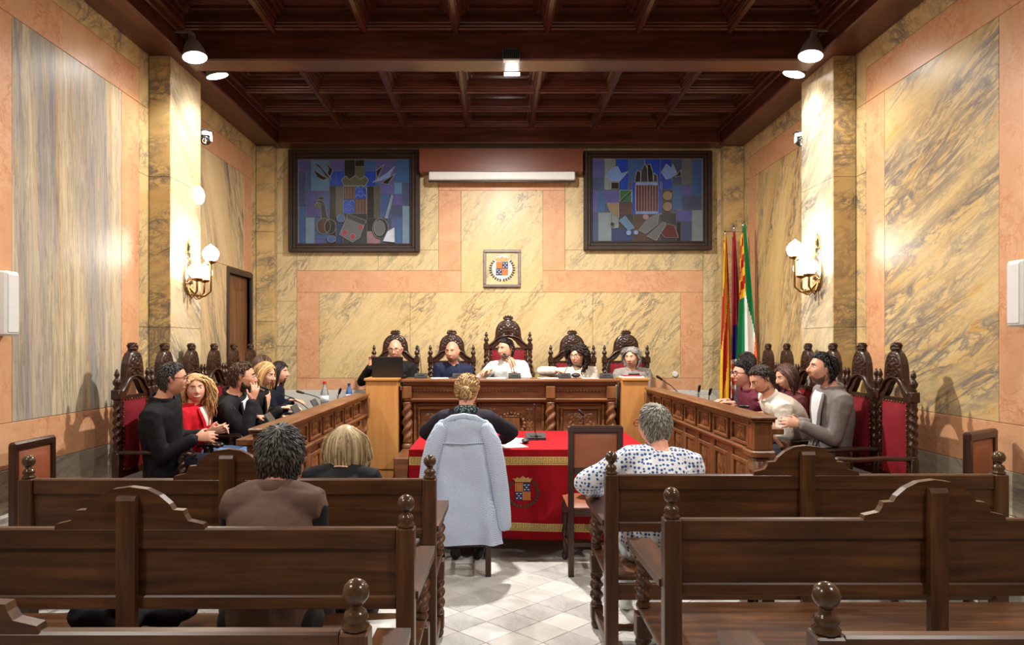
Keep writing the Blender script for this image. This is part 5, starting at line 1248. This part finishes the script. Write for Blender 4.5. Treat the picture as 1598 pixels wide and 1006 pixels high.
sconce(XR - .19, 6.22, P(0, 418, 6.22).z, -1, 'brass sconce with three lit glass globes on the pilaster by the flags')
# ------------------------------------------------------------------ cameras, siren, wall speakers, socket
def ptz(c, s, label):
    t = thing('dome_camera', label, 'camera', c, group='conference cameras')
    MB().box(-.075 if s > 0 else -.05, .05 if s > 0 else .075, -.05, .05, .06, .075, .003).build('shelf', 'dark_grey', t)
    MB().lathe([(.05, .02), (.052, .03), (.052, .058), (.045, .06)], 18).build('base', 'white_plastic', t, smooth=True)
    m = MB(); m.M = Matrix.Translation((0, -.01, -.02)) @ align((s * .25, -1, -.35)); m.lathe([(.03, -.05), (.042, -.045), (.045, 0), (.042, .045), (.03, .055), (.001, .056)], 18); b = m.build('head', 'black_plastic', t, smooth=True)
    m = MB(); m.M = Matrix.Translation((0, -.01, -.02)) @ align((s * .25, -1, -.35)); m.lathe([(.022, .05), (.024, .062), (.016, .066), (.001, .06)], 14); m.build('lens', 'chrome', b, smooth=True)
    for q in (-1, 1): MB().box(q * .047 - .005, q * .047 + .005, -.03, .02, -.03, .03, .003).build('yoke', 'white_plastic', t)
ptz(P(322, 216, 6.64), 1, 'black and white conference camera on the edge of the doorway side pilaster'); ptz(P(1249, 218, 6.62), -1, 'black and white conference camera on the edge of the flag side pilaster')
m = MB(); c = P(314, 305, 6.50); c.x = XL + .181; m.M = Matrix.Rotation(PI / 2, 4, 'Y'); m.lathe([(.085, 0), (.085, .02), (.07, .04), (.03, .045), (.028, .06), (.001, .065)], 24); o = m.build('wall_siren', 'white_plastic', smooth=True, loc=c); tag(o, 'round white siren on the pilaster under the camera', 'siren')
def column_speaker(x, y, z, s, label):
    t = thing('wall_speaker', label, 'speaker', (x, y, z), group='white wall speakers')
    MB().box(min(0, s * .09), max(0, s * .09), -.06, .06, -.19, .19, .012).build('case', 'white_plastic', t)
    MB().box(min(s * .09, s * .096), max(s * .09, s * .096), -.045, .045, -.17, .17, .002).build('grille', 'white_plastic', t)
column_speaker(XL + .001, 4.14, 1.85, 1, 'slim white speaker on the grey striped marble wall'); column_speaker(XR - .001, 4.02, 1.90, -1, 'slim white speaker on the yellow veined marble wall')
c = P(1053, 583, YB); t = thing('wall_socket', 'small white socket on the rear wall by the grey haired woman', 'socket', (c.x, YB - .012, c.z)); MB().lathe([(.035, 0), (.035, .01), (.02, .012), (.001, .012)], 14).build('plate', 'white_plastic', t).rotation_euler = (PI / 2, 0, 0)
# ------------------------------------------------------------------ valance and screen
v0, v1 = P(654, 268, 8.55), P(910, 230, 8.55)
t = thing('projection_screen', 'brown wooden pelmet with a rolled up white projection screen', 'screen', ((v0.x + v1.x) / 2, 8.6, v0.z)); hw = (v1.x - v0.x) / 2
MB().box(-hw, hw, -.05, .11, 0, v1.z - v0.z - .005, .006).build('pelmet', 'valance', t)
MB().box(-hw + .12, hw - .10, -.075, .04, -.10, -.001, .01).build('screen_case', 'white_plastic', t)
MB().box(-hw + .11, hw - .09, -.03, .0, -.118, -.102, .004).build('bottom_bar', 'black_plastic', t)
# ------------------------------------------------------------------ arms on the rear wall
c = P(783.5, 419, 8.74); t = thing('framed_arms', 'framed square plaque with the town arms in a laurel wreath', 'plaque', (c.x, 8.745, c.z)); h = .232
m = MB()
for a in ((-h, h, h - .035, h), (-h, h, -h, -h + .035), (-h, -h + .035, -h + .035, h - .035), (h - .035, h, -h + .035, h - .035)): m.box(a[0], a[1], -.035, 0, a[2], a[3], .008)
m.build('frame', 'grey_metal', t)
MB().box(-h + .03, h - .03, -.012, -.002, -h + .03, h - .03, .001).build('ground', 'marble_back_pale', t)
plain('em_silver', (200, 200, 200), .4)
MB().prism([(.16 * math.cos(a) * .78, .01 + .16 * math.sin(a)) for a in (2 * PI * k / 20 for k in range(20))], -.014, -.010).build('emblem_cartouche', 'em_silver', t)
emblem(t, lambda x, y, o: Vector((x, -.015 - o, y)), .148)
# ------------------------------------------------------------------ flags
for n_, c_ in (('flag_yellow', (222, 176, 40)), ('flag_red', (168, 28, 34)), ('flag_green', (22, 120, 70)), ('flag_white', (226, 226, 226)), ('flag_maroon', (146, 40, 52)), ('flag_navy', (34, 42, 96)), ('flag_orange', (226, 100, 50))): plain(n_, c_, .75, spec=.2, var=.1, vscale=6)
def flag(px, py, Y, mats, pick, wid, lab, ph, lean=0):
    c = P(px, py, Y); t = thing('flag', lab, 'flag', (c.x, Y, DZ1), group='flags in the corner'); zt = c.z - DZ1
    m = MB(); m.loft([(0, 0, .02), (0, 0, zt - .04)], [.013, .012], 10); m.build('pole', 'chrome', t, smooth='all')
    m = MB(); m.lathe([(.008, zt - .06), (.016, zt - .045), (.011, zt - .03), (.018, zt - .015), (.004, zt + .02)], 10); m.build('finial', 'chrome', t, smooth='all')
    MB().lathe([(.001, 0), (.052, 0), (.052, .03), (.03, .05), (.02, .1), (.001, .1)], 20).build('stand', 'dark_grey', t, smooth=True)
    z1, z0 = zt - .13, .55; NU, NV = 36, 44
    def fn(u, v):
        z = z1 + (z0 - z1) * v; w = wid * (.12 + .88 * min(1, v * 1.35) ** .8); a = u * 3.2 * PI + ph
        return Vector((-.02 + lean * v + w * (u - .35) + .012 * math.sin(a * 1.3), -.03 - .05 * min(1, v * 3 + .2) * (.5 + .5 * math.sin(a)), z + .25 * (u - .2) * wid * 3 * (1 - v)))
    m = MB(); m.grid(fn, NU, NV); m.mi = [pick((i + .5) / NU, (j + .5) / NV) for j in range(NV) for i in range(NU)]
    o = m.build('cloth', mats, t, smooth='all'); s = o.modifiers.new('thick', 'SOLIDIFY'); s.thickness = .003
flag(1131.5, 362, 8.42, ['flag_yellow', 'flag_red'], lambda u, v: 0 if math.sin(v * 9 + u * 9.5 + .6) > -.2 else 1, .15, 'yellow and red striped flag on the pole nearest the presidency', .3, -.02)
def pk2(u, v):
    if v < .48: return 0
    if v < .66: return 1 if (u - .5) ** 2 * 4 + ((v - .57) * 9) ** 2 < .8 else (2 if u > .5 else 0)
    if v < .86: return 3 if math.sin(v * 95 - u * 8) > 0 else 4
    return 5 if u > .4 else 0
flag(1145.5, 354, 8.28, ['flag_maroon', 'flag_navy', 'flag_yellow', 'flag_orange', 'flag_white', 'flag_green'], pk2, .15, 'maroon flag with navy arms and orange stripes on the middle pole', 1.4)
def pk3(u, v):
    if v < .34 and u < .62 - v * .5: return 0 if int(v * 17 + u * 3) % 2 == 0 else 1
    if u < .38: return 2
    if v < .42 + (u - .7) * .5: return 2
    return 3 if v < .72 + (.7 - u) * .6 else 4
flag(1160, 349, 8.12, ['flag_yellow', 'flag_red', 'flag_green', 'flag_white', 'flag_orange'], pk3, .27, 'green, white and red flag with yellow and red hoist on the pole by the wall', 2.2, .0)
# ------------------------------------------------------------------ microphones
def mic(base, tip, label, w=.13, d=.10, group='gooseneck microphones', bend=.06):
    base = Vector(base); tip = Vector(tip) - base; t = thing('microphone', label, 'microphone', base, group=group)
    m = MB(); m.prism([(-d / 2, 0), (d / 2, 0), (d / 2, .045), (d * .3, .05), (-d / 2, .02)], -w / 2, w / 2, 'yz'); b = m.build('base', 'dark_grey', t)
    MB().box(-w * .3, w * .3, -d * .32, -d * .1, .028, .034, .001).build('button_strip', 'black_plastic', b)
    r = Vector((0, d * .3, .05)); mid = r + (tip - r) * .5 + Vector((0, .01, bend))
    m = MB(); m.loft([r, r + (mid - r) * .5 + Vector((0, 0, bend * .4)), mid, mid + (tip - mid) * .6, tip], [.004] * 5, 8); m.build('gooseneck', 'black_plastic', t, smooth='all')
    dd = (tip - mid).normalized(); m = MB(); m.loft([tip - dd * .02, tip + dd * .035], [.011, .013], 10); m.build('capsule', 'black_plastic', t, smooth='all')
ZD = ZT + .001
for (bx_, tx, ty, lab) in ((657, 653, 545, 'gooseneck microphone between the laptop man and the man in navy'), (716, 716, 562, 'gooseneck microphone in front of the man in navy'), (803, 790, 555, 'gooseneck microphone in front of the man in white'),
                           (881, 902, 571, 'gooseneck microphone in front of the curly haired woman'), (946, 958, 558, 'gooseneck microphone in front of the grey haired woman')):
    b = P(bx_, 590, 7.50); q = P(tx, ty, 7.62); mic((b.x, 7.50, ZD), q, lab)
mic((.35, 6.05, TZ + .005), P(834, 636, 6.02), 'gooseneck microphone with square base on the red table', .17, .16)
b = P(912, 668, 6.3); mic((b.x, 6.3, TZ + .005), P(908, 645, 6.35), 'short gooseneck microphone behind the empty chair on the red table', .12, .1)
for px, py, Y, tx, ty, side, lab in ((462, 632, 5.9, 415, 606, 'L', 'gooseneck microphone reaching towards the blonde woman in black'), (497, 622, 6.5, 470, 612, 'L', 'gooseneck microphone beside the clear water bottle'), (528, 617, 6.75, 530, 611, 'L', 'gooseneck microphone by the far end of the doorway side desk'),
                                     (1055, 607, 6.7, 1030, 590, 'R', 'gooseneck microphone at the far end of the flag side desk'), (1100, 614, 6.2, 1091, 607, 'R', 'gooseneck microphone in the middle of the flag side desk'), (1125, 618, 5.9, 1108, 612, 'R', 'gooseneck microphone before the man in maroon'), (1170, 630, 5.4, 1160, 634, 'R', 'gooseneck microphone before the man in the cream polo')):
    xx = -1.52 if side == 'L' else 1.80; zz = (1.135 if side == 'L' else 1.185) - .1495; mic((xx, Y, zz), P(tx, ty, Y), lab, .11, .09, bend=.03)
# ------------------------------------------------------------------ laptop, bottles, papers
c = P(606, 588, 7.42); t = thing('laptop', 'open black laptop on the pine box before the bald man', 'laptop', (c.x, 7.40, 1.273))
MB().box(-.165, .165, 0, .23, 0, .018, .004).build('keyboard_base', 'black_plastic', t)
m = MB(); m.M = Matrix.Rotation(R(14), 4, 'X'); m.box(-.165, .165, -.008, 0, .005, .225, .004); m.build('lid', 'black_plastic', t)
def bottle(c, r, h, mat, cap, label):
    t = thing('bottle', label, 'bottle', c, group='water bottles')
    MB().lathe([(.001, 0), (r, .004), (r, h * .25), (r * .93, h * .28), (r, h * .31), (r, h * .62), (r * .8, h * .74), (r * .38, h * .88), (r * .36, h * .93)], 16).build('body', mat, t, smooth=True)
    MB().lathe([(r * .45, h * .92), (r * .45, h), (.001, h)], 12).build('cap', cap, t, smooth=True)
    MB().lathe([(r * 1.01, h * .36), (r * 1.01, h * .58)], 16).build('label', 'bottle_label', t, smooth='all')
t = NT('clear_plastic'); v = t.coord(); n = t.noise(v, 10, 2); t.col(t.ramp(n, [(.3, srgb(220, 226, 228)), (.7, srgb(236, 240, 240))]), .12); t.b.inputs['Transmission Weight'].default_value = .85; t.b.inputs['IOR'].default_value = 1.2; M['clear_plastic'] = t.m
plain('blue_plastic', (60, 92, 140), .25); plain('bottle_label', (200, 206, 216), .5); plain('cap_red', (190, 40, 36), .5); plain('cap_blue', (40, 50, 90), .5)
bottle((-1.52, 6.30, .9855), .037, .30, 'clear_plastic', 'cap_red', 'clear plastic water bottle with red cap on the side desk'); bottle((-1.43, 6.92, .9855), .033, .25, 'blue_plastic', 'cap_blue', 'blue plastic water bottle by the pine box')
def sheet(c, w, d, rz, label, mat='paper', th=.004, cat='papers', name='paper_sheet', grp='loose papers'):
    o = MB().box(-w / 2, w / 2, -d / 2, d / 2, 0, th, .001).build(name, mat, loc=c); o.rotation_euler = (0, 0, rz); tag(o, label, cat, grp); return o
zt_ = TZ + .005
sheet((.12, 5.66, zt_), .21, .30, .3, 'white paper under the arm of the woman at the red table'); sheet((.17, 5.95, zt_), .21, .28, -.2, 'white sheet lying behind the mouse on the red table')
sheet((.56, 7.42, ZD), .20, .18, .1, 'flat papers between the man in white and the curly haired woman'); sheet((1.0, 7.42, ZD), .17, .18, 0, 'open papers before the curly haired woman'); 
sheet((1.44, 7.42, 1.273), .23, .21, .0, 'white booklet with dark red cover edge on the pine box', th=.012, name='booklet', cat='booklet'); sheet((1.44, 7.43, 1.286), .19, .17, 0, 'dark red folder on top of the white booklet', 'flag_maroon', .008, 'folder', 'folder')
sheet((-.58, 7.42, ZD), .18, .18, .15, 'papers before the man in navy'); sheet((.02, 7.42, ZD), .20, .18, -.1, 'papers before the man in white')
sheet((-.46, 2.80, .453), .22, .30, .15, 'white sheet lying on the bench beside the vested man')
t = thing('computer_mouse', 'dark computer mouse with cable on the red table', 'mouse', (.25, 5.78, zt_)); m = MB(); m.sphere((0, 0, .021), (.032, .055, .02), 14, 8); m.build('shell', 'dark_grey', t, smooth='all'); m = MB(); m.loft([(0, .05, .01), (.03, .12, .006), (.10, .16, .006), (.12, .2, .01)], [.003] * 4, 6); m.build('cable', 'black_plastic', t, smooth='all')
t = thing('desk_device', 'small rounded dark device on the desk before the curly haired woman', 'device', (.87, 7.56, ZD)); m = MB(); m.sphere((0, 0, .027), (.05, .05, .025), 14, 8); m.build('shell', 'dark_grey', t, smooth='all')
def tablet(c, rz, tilt, label, w=.24, h=.17):
    t = thing('tablet', label, 'tablet', c, rz, 'tablets on the side desks'); m = MB(); m.M = Matrix.Rotation(tilt, 4, 'X'); m.box(-w / 2, w / 2, -.005, .005, 0, h, .003); m.build('screen', 'dark_grey', t)
    m = MB(); m.M = Matrix.Rotation(tilt, 4, 'X'); m.box(-w / 2 + .01, w / 2 - .01, .0045, .0065, .01, h - .01, 0); m.build('glass', 'black_plastic', t)
tablet((-1.50, 4.95, .99), R(100), R(-35), 'tilted tablet before the blonde woman in black'); tablet((-1.50, 6.14, .99), R(95), R(-30), 'tilted dark tablet beside the clear water bottle')
tablet((-1.50, 5.55, .99), R(95), R(-30), 'tilted dark tablet before the brown haired woman')
# ------------------------------------------------------------------ belongings
def bundle(c, s, label, name='jacket', seed=1, cat='jacket', mat='fabric_black'):
    r = random.Random(seed); m = MB()
    for k in range(9): m.loft([(r.uniform(-s[0], s[0]), r.uniform(-s[1], s[1]), s[2] * r.uniform(.2, .5)) for _ in range(3)], [(r.uniform(.05, .09), s[2] * .28)] * 3, 12)
    o = m.build(name, mat, smooth='all', loc=c); remesh(o, .012, 4, .03, .07); tag(o, label, cat)
    zmin = min(v.co.z for v in o.data.vertices)
    for v in o.data.vertices: v.co.z -= zmin
cloth('fabric_black', (20, 20, 24))
bundle((-1.44, 2.80, .456), (.2, .09, .12), 'crumpled black jacket lying on the bench beside the vested man')
bundle((.70, 5.13, .508), (.08, .08, .10), 'black bag lying on the empty leather chair', 'bag', 4, 'bag')
